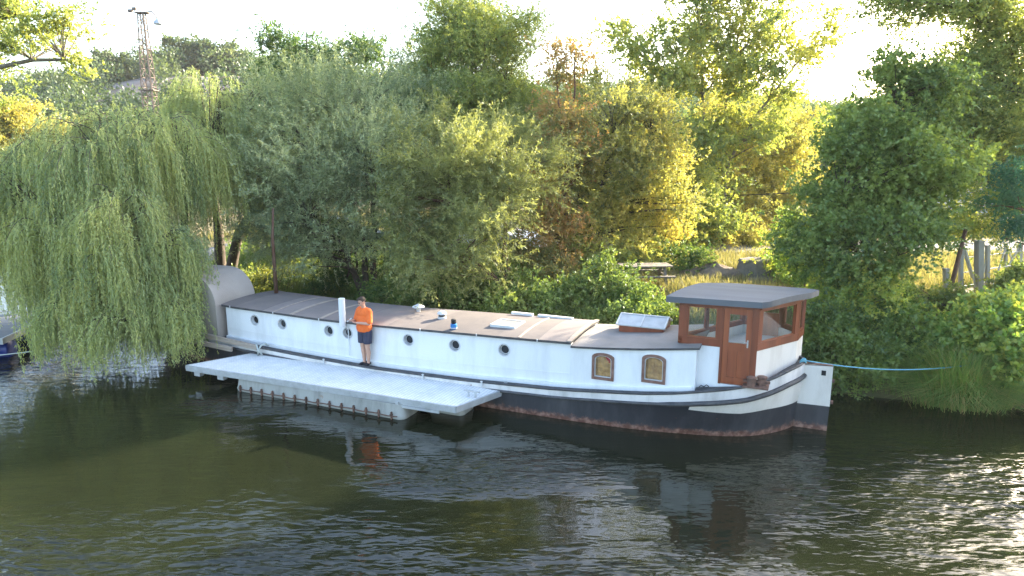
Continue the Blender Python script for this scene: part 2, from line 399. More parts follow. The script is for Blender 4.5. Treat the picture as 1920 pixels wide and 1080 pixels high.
def deck_mat():
    m, t, b = new_mat('jetty_tiles'); b.inputs['Roughness'].default_value = 0.6
    tc = t.nodes.new('ShaderNodeTexCoord'); mp = t.nodes.new('ShaderNodeMapping'); t.links.new(tc.outputs['Object'], mp.inputs[0])
    br = t.nodes.new('ShaderNodeTexBrick'); br.offset = 0; br.inputs['Scale'].default_value = 1
    br.inputs['Brick Width'].default_value = 0.085; br.inputs['Row Height'].default_value = 0.085; br.inputs['Mortar Size'].default_value = 0.009
    br.inputs['Color1'].default_value = (0.84, 0.84, 0.83, 1); br.inputs['Color2'].default_value = (0.78, 0.78, 0.77, 1); br.inputs['Mortar'].default_value = (0.56, 0.57, 0.57, 1)
    t.links.new(mp.outputs[0], br.inputs[0])
    n = t.nodes.new('ShaderNodeTexNoise'); n.inputs['Scale'].default_value = 2.0; n.inputs['Detail'].default_value = 9; n.inputs['Roughness'].default_value = 0.7
    t.links.new(tc.outputs['Object'], n.inputs[0])
    r2 = t.nodes.new('ShaderNodeValToRGB'); r2.color_ramp.elements[0].position = 0.35; r2.color_ramp.elements[0].color = (0.82, 0.84, 0.84, 1); r2.color_ramp.elements[1].position = 0.6; r2.color_ramp.elements[1].color = (1, 1, 1, 1)
    t.links.new(n.outputs[0], r2.inputs[0])
    mx = t.nodes.new('ShaderNodeMix'); mx.data_type = 'RGBA'; mx.blend_type = 'MULTIPLY'; mx.inputs[0].default_value = 1
    t.links.new(br.outputs[0], mx.inputs[6]); t.links.new(r2.outputs[0], mx.inputs[7]); t.links.new(mx.outputs[2], b.inputs['Base Color'])
    bp = t.nodes.new('ShaderNodeBump'); bp.inputs['Strength'].default_value = 0.5; bp.inputs['Distance'].default_value = 0.01; bp.invert = True
    t.links.new(br.outputs['Fac'], bp.inputs['Height']); t.links.new(bp.outputs[0], b.inputs['Normal'])
    return m
M['deck'] = deck_mat()
M['concrete'] = streaky('weathered_concrete', (0.34, 0.34, 0.31), (0.17, 0.17, 0.15), (0.27, 0.18, 0.12), 0.66, 0.9)[0]
M['concrete_wall'] = mat('old_concrete', (0.26, 0.24, 0.20), (0.15, 0.14, 0.12), 2, 0.95, 0.7, 14)
M['rust'] = mat('rusty_iron', (0.075, 0.045, 0.035), (0.20, 0.11, 0.08), 9, 0.85, 0.5, 30)
M['mast'] = mat('rusty_painted_steel', (0.10, 0.075, 0.062), (0.19, 0.15, 0.12), 3, 0.8)
M['blue'] = mat('blue_plastic', (0.006, 0.024, 0.18), (0.010, 0.035, 0.24), 3, 0.35)
M['blue_rope'] = mat('blue_rope_fibre', (0.10, 0.32, 0.42), (0.18, 0.42, 0.50), 60, 0.8)
M['pale_rope'] = mat('pale_rope_fibre', (0.45, 0.48, 0.45), (0.35, 0.38, 0.36), 60, 0.8)
M['blue_can'] = mat('blue_canister_paint', (0.02, 0.16, 0.42), (0.03, 0.2, 0.5), 5, 0.4)
M['dark'] = mat('dark_interior', (0.012, 0.012, 0.014), (0.02, 0.02, 0.02), 4, 0.8)
M['carwhite'] = mat('white_car_paint', (0.75, 0.77, 0.8), rough=0.25)
M['carblue'] = mat('dark_blue_car_paint', (0.018, 0.028, 0.085), rough=0.2)
M['carglass'] = mat('car_glass', (0.02, 0.025, 0.03), rough=0.08)
M['tyre'] = mat('tyre_rubber', (0.02, 0.02, 0.02), rough=0.9)
M['cream_curtain'] = mat('ochre_curtain', (0.62, 0.36, 0.13), (0.34, 0.18, 0.07), 5, 0.8, stretch=(1, 1, 2.2))
M['skin'] = mat('skin', (0.52, 0.29, 0.20), (0.56, 0.33, 0.24), 12, 0.55)
M['shirt'] = mat('orange_cotton', (0.86, 0.17, 0.028), (0.74, 0.13, 0.022), 7, 0.85, 0.4, 9)
M['shorts'] = mat('navy_shorts_cloth', (0.030, 0.034, 0.062), (0.045, 0.048, 0.082), 8, 0.85, 0.3, 14)
M['hair'] = mat('brown_hair', (0.030, 0.018, 0.012), (0.055, 0.034, 0.022), 60, 0.7, 0.5, 90)
M['stone'] = mat('grey_boulder', (0.10, 0.09, 0.075), (0.18, 0.16, 0.13), 3, 0.95, 0.8, 12)
M['soil'] = mat('bare_soil', (0.11, 0.08, 0.06), (0.19, 0.15, 0.11), 2, 0.95, 0.8, 12)
def glass_mat(name, tintc, refl=0.12):
    m = bpy.data.materials.new(name); m.use_nodes = True; t = m.node_tree; t.nodes.clear()
    o = t.nodes.new('ShaderNodeOutputMaterial'); tr = t.nodes.new('ShaderNodeBsdfTransparent'); tr.inputs[0].default_value = c4(tintc)
    g = t.nodes.new('ShaderNodeBsdfGlossy'); g.inputs['Roughness'].default_value = 0.02
    lw = t.nodes.new('ShaderNodeLayerWeight'); lw.inputs[0].default_value = 0.5
    pw = t.nodes.new('ShaderNodeMath'); pw.operation = 'POWER'; pw.inputs[1].default_value = 4.0; t.links.new(lw.outputs['Facing'], pw.inputs[0])
    ma = t.nodes.new('ShaderNodeMath'); ma.operation = 'MULTIPLY_ADD'; ma.inputs[1].default_value = 0.6; ma.inputs[2].default_value = 0.03; t.links.new(pw.outputs[0], ma.inputs[0])
    mx = t.nodes.new('ShaderNodeMixShader'); t.links.new(ma.outputs[0], mx.inputs[0]); t.links.new(tr.outputs[0], mx.inputs[1]); t.links.new(g.outputs[0], mx.inputs[2])
    t.links.new(mx.outputs[0], o.inputs[0]); return m
M['glass'] = glass_mat('window_glass', (0.975, 0.985, 0.98))
M['glass_dark'] = mat('porthole_glass', (0.015, 0.018, 0.022), rough=0.06)
M['glass_skylight'] = mat('dusty_skylight_glass', (0.46, 0.47, 0.47), (0.34, 0.35, 0.35), 3, 0.35)

# ------------------------------------------------------------------ terrain, water
BX = np.array([-400, -60, -30, -22, -17, -12, -8.7, 0, 6.8, 8, 9.5, 11.6, 16, 40, 400.])
BY = np.array([150, 74, 54, 42, 32, 26.6, 24.2, 20.4, 17.3, 16.4, 15.9, 15.4, 14.2, 8, -20.])
def bank_y(x): return np.interp(x, BX, BY)
RPX = np.array([-900, -300, 0, 120, 220, 330, 470, 700, 1000, 1180, 1530, 1920, 2600])
RPY = np.array([275, 250, 214, 192, 164, 146, 144, 190, 215, 208, 244, 262, 285])
RX = (RPX - 960) / 1300 * 148.0
RZ = CAMZ + 150 * np.tan(np.arctan((540 - RPY) / 1300) - _p)
def nz(x, y, s, seed=0):
    r = np.random.default_rng(seed); v = 0; amp = 1
    for o in range(4):
        for k in range(3):
            a = r.uniform(0, 6.28); ph = r.uniform(0, 6.28)
            v = v + amp * np.sin((x * math.cos(a) + y * math.sin(a)) * s + ph) / 3
        s *= 2.03; amp *= 0.5
    return v
def gz(x, y):
    x = np.asarray(x, float); y = np.asarray(y, float)
    d = (y - bank_y(x)) * 0.9
    z = np.interp(d, [-2.5, 0, 0.5, 1.6, 3.6], [-1.6, -0.15, 0.3, 1.0, 1.5])
    flat = np.clip((d - 3) / 3, 0, 1)
    z = z + 0.10 * nz(x, y, 1.1, 3) * np.clip(d / 1.0, 0, 1) * (1 - flat)
    R = np.interp(x * 148 / np.maximum(y, 60), RX, RZ) - 1.5
    k = np.clip((y - 62) / 88.0, 0, 1); k = k * k * (3 - 2 * k)
    z = z + np.where(d > 0, R * k + 0.8 * nz(x, y, 0.08, 5) * np.clip((y - 70) / 60, 0, 1) * (d > 4), 0)
    far = np.clip((-60 - y) / 6, 0, 1)
    return z + far * 3.2
gx = np.unique(np.round(np.concatenate([np.linspace(-30, 30, 190), np.sinh(np.linspace(-5, 5, 140)) * 28]), 3))
gy = np.unique(np.round(np.concatenate([np.linspace(10, 40, 120), np.linspace(40, 170, 70), np.sinh(np.linspace(-5, 5, 80)) * 28]), 3))
XX, YY = np.meshgrid(gx, gy)
ZZ = gz(XX, YY)
gv = np.stack([XX.ravel(), YY.ravel(), ZZ.ravel()], 1)
nxg, nyg = len(gx), len(gy)
ii, jj = np.meshgrid(np.arange(nxg - 1), np.arange(nyg - 1))
q = (jj * nxg + ii).ravel()
ground = np_mesh('ground', gv, np.stack([q, q + 1, q + 1 + nxg, q + nxg], 1), M['ground'], smooth=True)
tag(ground, kind='structure')
bm = bmesh.new()
vs = [bm.verts.new(p) for p in ((-1500, -1500, 0), (1500, -1500, 0), (1500, 1500, 0), (-1500, 1500, 0))]
bm.faces.new(vs)
tag(bm_obj('water', bm, M['water']), kind='structure')

def strip_mesh(name, pts, width, m, lift=0.02, label=None):
    """a road strip following the terrain"""
    V = []; F = []
    n = len(pts)
    for i, (x, y) in enumerate(pts):
        a = np.array(pts[min(i + 1, n - 1)]) - np.array(pts[max(i - 1, 0)]); a = a / np.linalg.norm(a)
        nx_, ny_ = -a[1], a[0]
        for k in range(5):
            o = (k / 4 - 0.5) * width * (1 + 0.06 * math.sin(i * 1.7 + k))
            px_, py_ = x + nx_ * o, y + ny_ * o
            V.append((px_, py_, float(gz(px_, py_)) + lift))
    for i in range(n - 1):
        for k in range(4):
            a = i * 5 + k; F.append((a, a + 1, a + 6, a + 5))
    return tag(np_mesh(name, V, F, m, smooth=True), kind='structure')
strip_mesh('road', [(x, 32.0 + 0.02 * x) for x in np.linspace(-40, 60, 70)], 3.6, M['gravel'])
strip_mesh('path', [(x, 25.3 - 0.05 * (x - 5)) for x in np.linspace(3.5, 22, 30)], 1.1, M['gravel'])

# ------------------------------------------------------------------ foliage generators
def sines(P, seed, f=1.0):
    r = np.random.default_rng(seed); v = np.zeros(len(P))
    for k in range(6):
        d = r.normal(size=3); d /= np.linalg.norm(d)
        v += np.sin(P @ d * f * r.uniform(0.7, 2.2) + r.uniform(0, 6.28))
    return v / 6
def unit(a): return a / np.maximum(np.linalg.norm(a, axis=-1, keepdims=True), 1e-6)

def leaves_mesh(name, P, D, L, Wd, m, parent, tone):
    """one diamond per leaf: base P, direction D, length L, width Wd"""
    n = len(P)
    r = rng.normal(size=(n, 3))
    S = unit(np.cross(D, r)); N = np.cross(S, D)
    L = np.broadcast_to(np.asarray(L), (n,))[:, None]; Wd = np.broadcast_to(np.asarray(Wd), (n,))[:, None]
    a = P; c = P + D * L; mid = P + D * L * 0.45 + N * L * 0.06
    V = np.stack([a, mid + S * Wd * 0.5, c, mid - S * Wd * 0.5], 1).reshape(-1, 3)
    F = np.arange(n * 4).reshape(n, 4)
    return np_mesh(name, V, F, m, parent, tone=np.repeat(np.clip(tone, 0, 1), 4))

def limbs_mesh(name, paths, m, parent, n=6):
    """paths: list of (pts (k,3), radii (k,)) -> one mesh of tapered tubes"""
    V = []; F = []; off = 0
    ang = np.linspace(0, 2 * math.pi, n, endpoint=False)
    for pts, rad in paths:
        pts = np.asarray(pts, float); rad = np.asarray(rad, float); k = len(pts)
        T = unit(np.gradient(pts, axis=0))
        ref = np.array([0.3, 0.9, 0.2]) if abs(T[0] @ np.array([0.3, 0.9, 0.2])) < 0.85 else np.array([1.0, 0, 0.1])
        S = unit(np.cross(T, ref)); U2 = np.cross(S, T)
        ring = pts[:, None, :] + rad[:, None, None] * (np.cos(ang)[None, :, None] * S[:, None, :] + np.sin(ang)[None, :, None] * U2[:, None, :])
        V.append(ring.reshape(-1, 3))
        i0 = np.arange(k - 1)[:, None] * n + np.arange(n)[None, :]; i1 = np.arange(k - 1)[:, None] * n + (np.arange(n)[None, :] + 1) % n
        F.append(np.stack([i0, i1, i1 + n, i0 + n], -1).reshape(-1, 4) + off)
        off += k * n
    return np_mesh(name, np.concatenate(V), np.concatenate(F), m, parent, smooth=True)

def resample(pts, k):
    pts = np.asarray(pts, float)
    t = np.r_[0, np.cumsum(np.linalg.norm(np.diff(pts, axis=0), axis=1))]; tt = np.linspace(0, t[-1], k)
    o = np.stack([np.interp(tt, t, pts[:, i]) for i in range(3)], 1)
    for _ in range(2):
        o[1:-1] = 0.25 * o[:-2] + 0.5 * o[1:-1] + 0.25 * o[2:]
    return o

def lobe_px(px, py, Y, rx, ry, rd=None):
    """a crown lobe: centre by survey point, radii in metres from photo pixels"""
    c = at(px, py, Y); s = Y / 1275.0
    return (c, np.array([rx * s, rd if rd else rx * s, ry * s]))

def tree(name, label, lobes, trunks, leafm, barkm, group=None, cat='tree', clumps=120, twigs=26, leaves=16, tl=0.45, sig=0.34,
         L=0.09, W=0.045, up=0.35, seed=0, tone0=0.5, tvar=0.28, r0=0.14, limb_r=0.03, ragged=0.35, spread=0.75, zmin=None, inner=0.45, droop=0.0, limbs=True, ymix=0.0, bough=4.0, bsig=0.27):
    """trunks: list of polylines; lobes: (centre, radii). Leaves sit on twigs, twigs in clumps, clumps through the lobes' volume."""
    global rng
    rng = np.random.default_rng(seed + 100)
    base = np.array(trunks[0][0], float)
    root = empty(name, base); tag(root, label, cat, group)
    wts = np.array([np.prod(r) ** 0.66 for c, r in lobes]); wts /= wts.sum()
    C = []; OUT = []; BT = []
    for (c, r), w_ in zip(lobes, wts):
        k = max(4, int(round(clumps * w_))); nb = max(3, int(round(k / bough)))
        d = unit(rng.normal(size=(nb, 3)))
        rr = inner + (1 - inner) * rng.random(nb) ** 0.5
        rr *= 1 + ragged * sines(d * 3, seed + int(abs(c[0]) * 7), 1.6)
        bc = c + d * rr[:, None] * r; j = rng.integers(0, nb, k)
        pos = bc[j] + rng.normal(size=(k, 3)) * (np.cbrt(np.prod(r)) * bsig) * np.array([1, 1, 0.65])
        C.append(pos); OUT.append(unit((pos - c) / r ** 2 + 0.4 * d[j] / r)); BT.append(rng.normal(size=nb)[j] * 0.16)
    BT = np.concatenate(BT)
    C = np.concatenate(C); OUT = np.concatenate(OUT)
    if zmin is not None:
        k = C[:, 2] > zmin; C = C[k]; OUT = OUT[k]; BT = BT[k]
    nC = len(C)
    csz = rng.uniform(0.6, 1.35, nC); ctone = BT + tone0 + tvar * rng.normal(size=nC) * 0.6 + tvar * sines(C, seed + 5, 0.9)
    idx = np.repeat(np.arange(nC), twigs)
    tb = C[idx] + rng.normal(size=(len(idx), 3)) * (sig * csz[idx])[:, None] * np.array([1, 1, 0.7])
    td = unit(OUT[idx] * 0.7 + rng.normal(size=tb.shape) * spread + np.array([0, 0, up]))
    tlen = tl * rng.uniform(0.5, 1.4, len(idx))
    ix = np.repeat(np.arange(len(idx)), leaves); u_ = rng.random(len(ix))
    P = tb[ix] + td[ix] * (tlen[ix] * u_)[:, None]
    P[:, 2] -= droop * u_ ** 2 * tlen[ix]
    D = unit(td[ix] * 0.55 + rng.normal(size=P.shape) * 0.6 + np.array([0, 0, -0.12]) - np.array([0, 0, 1]) * droop * u_[:, None])
    tone = ctone[idx][ix] + rng.normal(size=len(ix)) * 0.16
    if ymix > 0:
        tone = np.where(rng.random(len(ix)) < ymix, tone + 0.6, tone)
    Ls = L * rng.uniform(0.7, 1.3, len(ix))
    leaves_mesh('crown', P - base, D, Ls, W * rng.uniform(0.7, 1.3, len(ix)), leafm, root, tone)
    paths = []
    nodes = []; nr = []
    for tr in trunks:
        p = resample(tr, 14); p[1:-1] += rng.normal(size=(12, 3)) * 0.04
        rad = np.linspace(r0, r0 * 0.22, 14); rad[0] *= 1.35
        paths.append((p - base, rad)); nodes.append(p); nr.append(rad)
    nodes = np.concatenate(nodes); nr = np.concatenate(nr)
    if limbs:
        for c in C[::1]:
            v_ = nodes - c; dd = np.linalg.norm(v_, axis=1) + np.where(v_[:, 2] > -0.1, 2.0, 0) + np.abs(-v_[:, 2] - 0.45 * np.linalg.norm(v_[:, :2], axis=1)) * 0.6
            j = int(np.argmin(dd)); a = nodes[j]
            ln = np.linalg.norm(c - a)
            m1 = a * 0.6 + c * 0.4 + rng.normal(size=3) * 0.09 * ln * 0.5 + np.array([0, 0, 0.06 * ln]); m2 = a * 0.25 + c * 0.75 + rng.normal(size=3) * 0.06 * ln
            p = resample([a, m1, m2, c], 6); ra = min(nr[j] * 0.6, limb_r * (0.5 + 0.25 * ln))
            paths.append((p - base, np.linspace(ra, 0.006, 6)))
    limbs_mesh('trunk', paths, barkm, root, 6)
    return root

def weeping(name, label, domes, trunks, leafm, barkm, seed=0, group=None, strands=26, bough_per=1.0, L=0.085, W=0.017, lpm=34, tone0=0.5):
    """domes: (centre, radii, hang length): boughs arch out of each dome and curtains of strands hang from them"""
    global rng
    rng = np.random.default_rng(seed + 500)
    base = np.array(trunks[0][0], float)
    root = empty(name, base); tag(root, label, 'willow tree', group)
    SP = []; SH = []; SLn = []; ST = []; paths = []
    nodes = np.concatenate([resample(t, 14) for t in trunks])
    for c, r, hang, nb in domes:
        dt = rng.normal() * 0.12
        for b in range(nb):
            d = unit(rng.normal(size=3)); d[2] = abs(d[2]) * 0.9 + 0.05; d = unit(d)
            rr = rng.uniform(0.72, 1.02)
            p0 = c + d * r * rr * np.array([0.55, 0.55, 0.95]); h = unit(np.array([d[0], d[1], 0]) + rng.normal(size=3) * np.array([0.25, 0.25, 0]))
            bl = rng.uniform(0.7, 1.5) * 0.55 * r[0]
            tt = np.linspace(0, 1, 6)
            arc = p0 + h[None] * (bl * tt)[:, None] + np.array([0, 0, 1]) * (0.22 * bl * np.sin(tt * 2.6) - 0.5 * bl * tt ** 2)[:, None]
            paths.append((arc - base, np.linspace(0.013, 0.004, 6)))
            j = int(np.argmin(np.linalg.norm(nodes - p0, axis=1) + np.where(nodes[:, 2] > p0[2], 2, 0)))
            mid = nodes[j] * 0.4 + p0 * 0.6 - np.array([0, 0, 0.15])
            paths.append((resample([nodes[j], mid, p0 - np.array([0, 0, .06])], 6) - base, np.linspace(0.035, 0.012, 6)))
            ns = max(6, int(strands * rng.uniform(0.6, 1.4)))
            u_ = rng.random(ns) ** 0.8
            q_ = np.stack([np.interp(u_, tt, arc[:, i]) for i in range(3)], 1) + rng.normal(size=(ns, 3)) * 0.10
            side = unit(np.cross(h, [0, 0, 1]))
            hh = unit(h[None] * (0.3 + u_)[:, None] + side[None] * rng.normal(size=ns)[:, None] * 0.8)
            SP.append(q_); SH.append(hh * (rng.uniform(0.08, 0.42, ns))[:, None])
            SLn.append(hang * rng.uniform(0.45, 1.15, ns) * rng.uniform(0.75, 1.15)); ST.append(np.full(ns, tone0 + dt + rng.normal() * 0.2))
    SP = np.concatenate(SP); SH = np.concatenate(SH); SLn = np.concatenate(SLn); ST = np.concatenate(ST)
    SLn = np.minimum(SLn, np.maximum(SP[:, 2] - 0.05 - rng.random(len(SP)) ** 2 * 0.5, 0.2))
    n = len(SP)
    def curve(i, u_):
        p = SP[i] + SH[i] * (1 - np.exp(-3.2 * u_))[:, None]
        p[:, 2] += 0.10 * np.sin(np.minimum(u_ * 9, 3.1)) - SLn[i] * u_ ** 1.12
        p[:, 0] += 0.05 * np.sin(u_ * 5 + i * 1.3) * u_; p[:, 1] += 0.05 * np.cos(u_ * 4 + i * 2.1) * u_
        return p
    cnt = np.maximum((SLn * lpm).astype(int), 6)
    ix = np.repeat(np.arange(n), cnt); u_ = rng.random(len(ix))
    P = curve(ix, u_); P2 = curve(ix, np.minimum(u_ + 0.02, 1.02)); T = unit(P2 - P)
    D = unit(T * 1.0 + rng.normal(size=P.shape) * 0.42)
    tone = ST[ix] + rng.normal(size=len(ix)) * 0.13 + 0.18 * (u_ - 0.3)
    leaves_mesh('crown', P - base, D, L * rng.uniform(0.7, 1.35, len(ix)), W * rng.uniform(0.8, 1.3, len(ix)), leafm, root, tone)
    for t in trunks:
        p = resample(t, 14); rad = np.linspace(0.26, 0.07, 14)
        paths.append((p - base, rad))
    limbs_mesh('trunk', paths, barkm, root, 7)
    return root

def stems(lobes, n, seed, fan=0.5):
    """several stems rising from the ground under the lobes' centre"""
    r = np.random.default_rng(seed); c = np.mean([l[0] for l in lobes], axis=0); g = float(gz(c[0], c[1]))
    out = []
    for k in range(n):
        l = lobes[k % len(lobes)]
        b = np.array([c[0] + r.normal() * 0.15, c[1] + r.normal() * 0.15, g - 0.05])
        e = l[0] + r.normal(size=3) * l[1] * 0.4
        out.append([b, b * 0.6 + e * 0.4 + r.normal(size=3) * 0.12, e])
    return out

# ------------------------------------------------------------------ the barge
BA = math.radians(-23.7)
BO = np.array([0.49, 15.1, 0.0])
_u = np.array([math.cos(BA), math.sin(BA), 0]); _v = np.array([-math.sin(BA), math.cos(BA), 0])
def BW(s, t, z): return BO + _u * s + _v * t + np.array([0, 0, z])
barge = empty('barge', BO, BA)
tag(barge, 'long white river barge with a brown wooden wheelhouse moored along the bank', 'houseboat')
TC = 1.75
DECK = [(-13.7, 1.75), (-13.45, 1.2), (-12.8, .6), (-11.8, .2), (-10.6, .03), (-9, 0), (-7, 0), (-5, 0), (-3, 0), (-1, 0), (1, 0), (2.2, 0), (3.1, .03), (3.7, .10), (4.2, .22), (4.6, .40), (4.9, .60), (5.15, .84), (5.38, 1.14), (5.55, 1.45), (5.65, 1.75)]
WATR = [(-13.1, 1.75), (-12.9, 1.3), (-12.3, .75), (-11.4, .32), (-10.4, .08), (-9, 0), (-7, 0), (-5, 0), (-3, 0), (-1, 0), (1, .02), (2.2, .10), (2.9, .20), (3.5, .33), (3.95, .44), (4.35, .58), (4.65, .73), (4.92, .93), (5.2, 1.22), (5.40, 1.5), (5.52, 1.75)]
ZS = np.array([-13.7, -12.5, -11.3, -9.3, -6.8, -4.4, -1.8, .63, 2.45, 3.2, 3.67, 4.6, 5.05, 5.36, 5.65])
ZR = np.array([1.25, 1.02, .85, .70, .60, .54, .58, .69, .86, .965, 1.05, 1.20, 1.33, 1.44, 1.50])
def zrail(s): return float(np.interp(s, ZS, ZR))
def zstrake(s): return zrail(s) - float(np.interp(s, [-10, -1, 2.5, 4, 5.65], [.15, .16, .20, .26, .31]))
def densify(c, k=3):
    c = np.array(c); n = len(c); t = np.arange(n); tt = np.linspace(0, n - 1, (n - 1) * k + 1)
    # Catmull-Rom
    out = []
    for x in tt:
        i = min(int(x), n - 2); f = x - i
        p0, p1, p2, p3 = c[max(i - 1, 0)], c[i], c[i + 1], c[min(i + 2, n - 1)]
        out.append(0.5 * ((2 * p1) + (-p0 + p2) * f + (2 * p0 - 5 * p1 + 4 * p2 - p3) * f * f + (-p0 + 3 * p1 - 3 * p2 + p3) * f ** 3))
    return np.array(out)
DK = densify(DECK); WT = densify(WATR)
def hull_pt(i, z):
    zs = zstrake(DK[i, 0]); f = np.clip(z / zs, 0, 1) ** 1.25
    p = WT[i] * (1 - f) + DK[i] * f
    return p
def hull_shell():
    bm = bmesh.new(); n = len(DK)
    zl = lambda i: [-0.7, -0.3, 0.0, 0.10, 0.22, 0.36, 0.50, None, 'w', 's', 'r']
    def level(i, k):
        s = DK[i, 0]
        wz = float(np.interp(s, [3.4, 4.6, 5.1, 5.65], [.63, .565, .62, .60]))
        wz = min(wz, zstrake(s) - 0.03)
        if k == 0: p = WT[i] * 1.0; p = np.array([p[0] * 0.97 if abs(p[0]) > 3 else p[0], p[1] + (TC - p[1]) * 0.25]); return (p[0], p[1], -0.7)
        z = {1: -0.3, 2: 0.0, 3: wz * 0.2, 4: wz * 0.4, 5: wz * 0.6, 6: wz * 0.8, 7: wz, 8: zstrake(s), 9: zrail(s)}[k]
        if k == 1: p = WT[i].copy(); p[1] = p[1] + (TC - p[1]) * 0.06
        elif k == 9: p = DK[i]
        else: p = hull_pt(i, z)
        return (p[0], p[1], z)
    for side in (1, -1):
        g = []
        for i in range(n):
            row = []
            for k in range(10):
                s, t, z = level(i, k)
                if side < 0: t = 2 * TC - t
                row.append(bm.verts.new((s, t, z)))
            g.append(row)
        for i in range(n - 1):
            for k in range(9):
                f = bm.faces.new((g[i][k], g[i + 1][k], g[i + 1][k + 1], g[i][k + 1]))
                f.smooth = True
                sm = (DK[i, 0] + DK[i + 1, 0]) / 2
                f.material_index = 2 if k == 8 else (1 if (k == 7 and sm > 3.49) else 0)
    bmesh.ops.remove_doubles(bm, verts=bm.verts, dist=0.002)
    return bm
o = bm_obj('hull', hull_shell(), [M['hull'], M['cream'], M['rail_white']], barge)
# deck plate, strakes, rail bead
def rail_curve(zf, off=0.0, i0=0, i1=None, side=1):
    pts = []
    for i in range(i0, (i1 or len(DK))):
        s, t = DK[i]; tt = t if side > 0 else 2 * TC - t
        pts.append((s, tt - off * (1 if side > 0 else -1), zf(s)))
    return pts
bm = bmesh.new()
n = len(DK)
a_ = [bm.verts.new((DK[i, 0], DK[i, 1] + 0.01, zrail(DK[i, 0]) - 0.015)) for i in range(n)]
b_ = [bm.verts.new((DK[i, 0], 2 * TC - DK[i, 1] - 0.01, zrail(DK[i, 0]) - 0.015)) for i in range(n)]
for i in range(1, n - 2):
    bm.faces.new((a_[i], a_[i + 1], b_[i + 1], b_[i]))
bm.faces.new((a_[0], a_[1], b_[1])); bm.faces.new((a_[n - 2], a_[n - 1], b_[n - 2]))
for v in list(bm.verts):
    if not v.link_faces: bm.verts.remove(v)
bm_obj('deck', bm, M['black'], barge)
bm = bmesh.new()
for sd_ in (1, -1):
    tube(bm, rail_curve(zstrake, 0.03, side=sd_), [0.055 if x[0] > 3 else 0.036 for x in DK], 8)
bm_obj('rubbing_strake', bm, M['black'], barge, smooth=True)
bm = bmesh.new()
for sd_ in (1, -1):
    tube(bm, rail_curve(lambda s: zrail(s) + 0.012, 0.0, side=sd_), 0.032, 8)
bm_obj('deck_rail', bm, M['black'], barge, smooth=True)
# small pins on the rail
for s in (-5.9, -2.9, -1.3):
    bm = bmesh.new(); box(bm, s - .018, s + .018, -.06, -.03, zrail(s) - .08, zrail(s) + .05); box(bm, s - .03, s + .03, -.061, -.029, zrail(s) + .03, zrail(s) + .045)
    bm_obj('rail_pin', bm, M['white_frame'], barge)

def rooftop(s): return float(np.interp(s, [-9.6, -9.41, -6.2, -4.5, -.13, .78], [1.70, 1.68, 1.62, 1.63, 1.74, 1.77]))
def rooftop2(s): return float(np.interp(s, [.78, 1.5, 2.35, 3.1, 3.6], [1.685, 1.73, 1.81, 1.90, 1.97]))
def wall_strip(bm, s0, s1, t0, t1, bot, top, k):
    """solid wall between t0 and t1 (thickness), top and bottom following curves"""
    ss = np.linspace(s0, s1, k + 1); rows = []
    for s in ss:
        rows.append([bm.verts.new((s, t0, bot(s))), bm.verts.new((s, t1, bot(s))), bm.verts.new((s, t1, top(s))), bm.verts.new((s, t0, top(s)))])
    for a, b in zip(rows, rows[1:]):
        for i in range(4): bm.faces.new((a[i], a[(i + 1) % 4], b[(i + 1) % 4], b[i]))
    bm.faces.new(rows[0][::-1]); bm.faces.new(rows[-1])
def cut(obj, cbm):
    me = bpy.data.meshes.new('cutter'); bmesh.ops.recalc_face_normals(cbm, faces=cbm.faces); cbm.to_mesh(me); cbm.free()
    c = bpy.data.objects.new('cutter', me); COL.objects.link(c); c.matrix_world = obj.matrix_world.copy()
    if obj.parent: c.parent = obj.parent; c.matrix_parent_inverse.identity(); c.matrix_basis = obj.matrix_basis.copy()
    md = obj.modifiers.new('b', 'BOOLEAN'); md.object = c; md.operation = 'DIFFERENCE'; md.solver = 'EXACT'
    bpy.context.view_layer.update()
    dg = bpy.context.evaluated_depsgraph_get()
    new = bpy.data.meshes.new_from_object(obj.evaluated_get(dg))
    obj.modifiers.clear(); old = obj.data; obj.data = new; new.name = old.name
    bpy.data.objects.remove(c, do_unlink=True)
bot = lambda s: zrail(s) - 0.02
PORTS = [(-8.50, 1.33), (-7.53, 1.32), (-5.96, 1.29), (-5.36, 1.30), (-3.50, 1.32), (-2.19, 1.33), (-.87, 1.37)]
def wall_obj(name, segs, mm):
    bm = bmesh.new()
    for s in segs: wall_strip(bm, *s)
    return bm_obj(name, bm, mm, barge)
near = wall_obj('cabin_wall', [(-9.55, .78, .30, .46, bot, lambda s: rooftop(s) - .01, 24)], M['white'])
cb = bmesh.new()
for s, z in PORTS:
    lathe(cb, [(.135, -.3), (.135, .3)], (0, 0, 0), 28, Matrix.Translation((s, .38, z)) @ Matrix.Rotation(math.pi / 2, 4, 'X'))
cut(near, cb)
wall_obj('cabin_wall', [(-9.55, .78, 2.20, 2.36, bot, lambda s: rooftop(s) - .01, 24)], M['white'])
bm = bmesh.new(); box(bm, -9.55, -9.40, .462, 2.198, .68, 1.68); bm_obj('bow_cabin_wall', bm, M['white'], barge)
bm = bmesh.new()
for s0_ in np.arange(-9.5, .7, 2.15):
    s1_ = min(s0_ + 2.135, .77 if s0_ < .77 else 3.5)
    if s1_ > s0_ + .1: wall_strip(bm, s0_, s1_, .255 if s0_ > .77 else .290, .262 if s0_ > .77 else .298, lambda s: zrail(s) + .30, lambda s: zrail(s) + .318, 6)
bm_obj('weld_seam', bm, M['white'], barge)
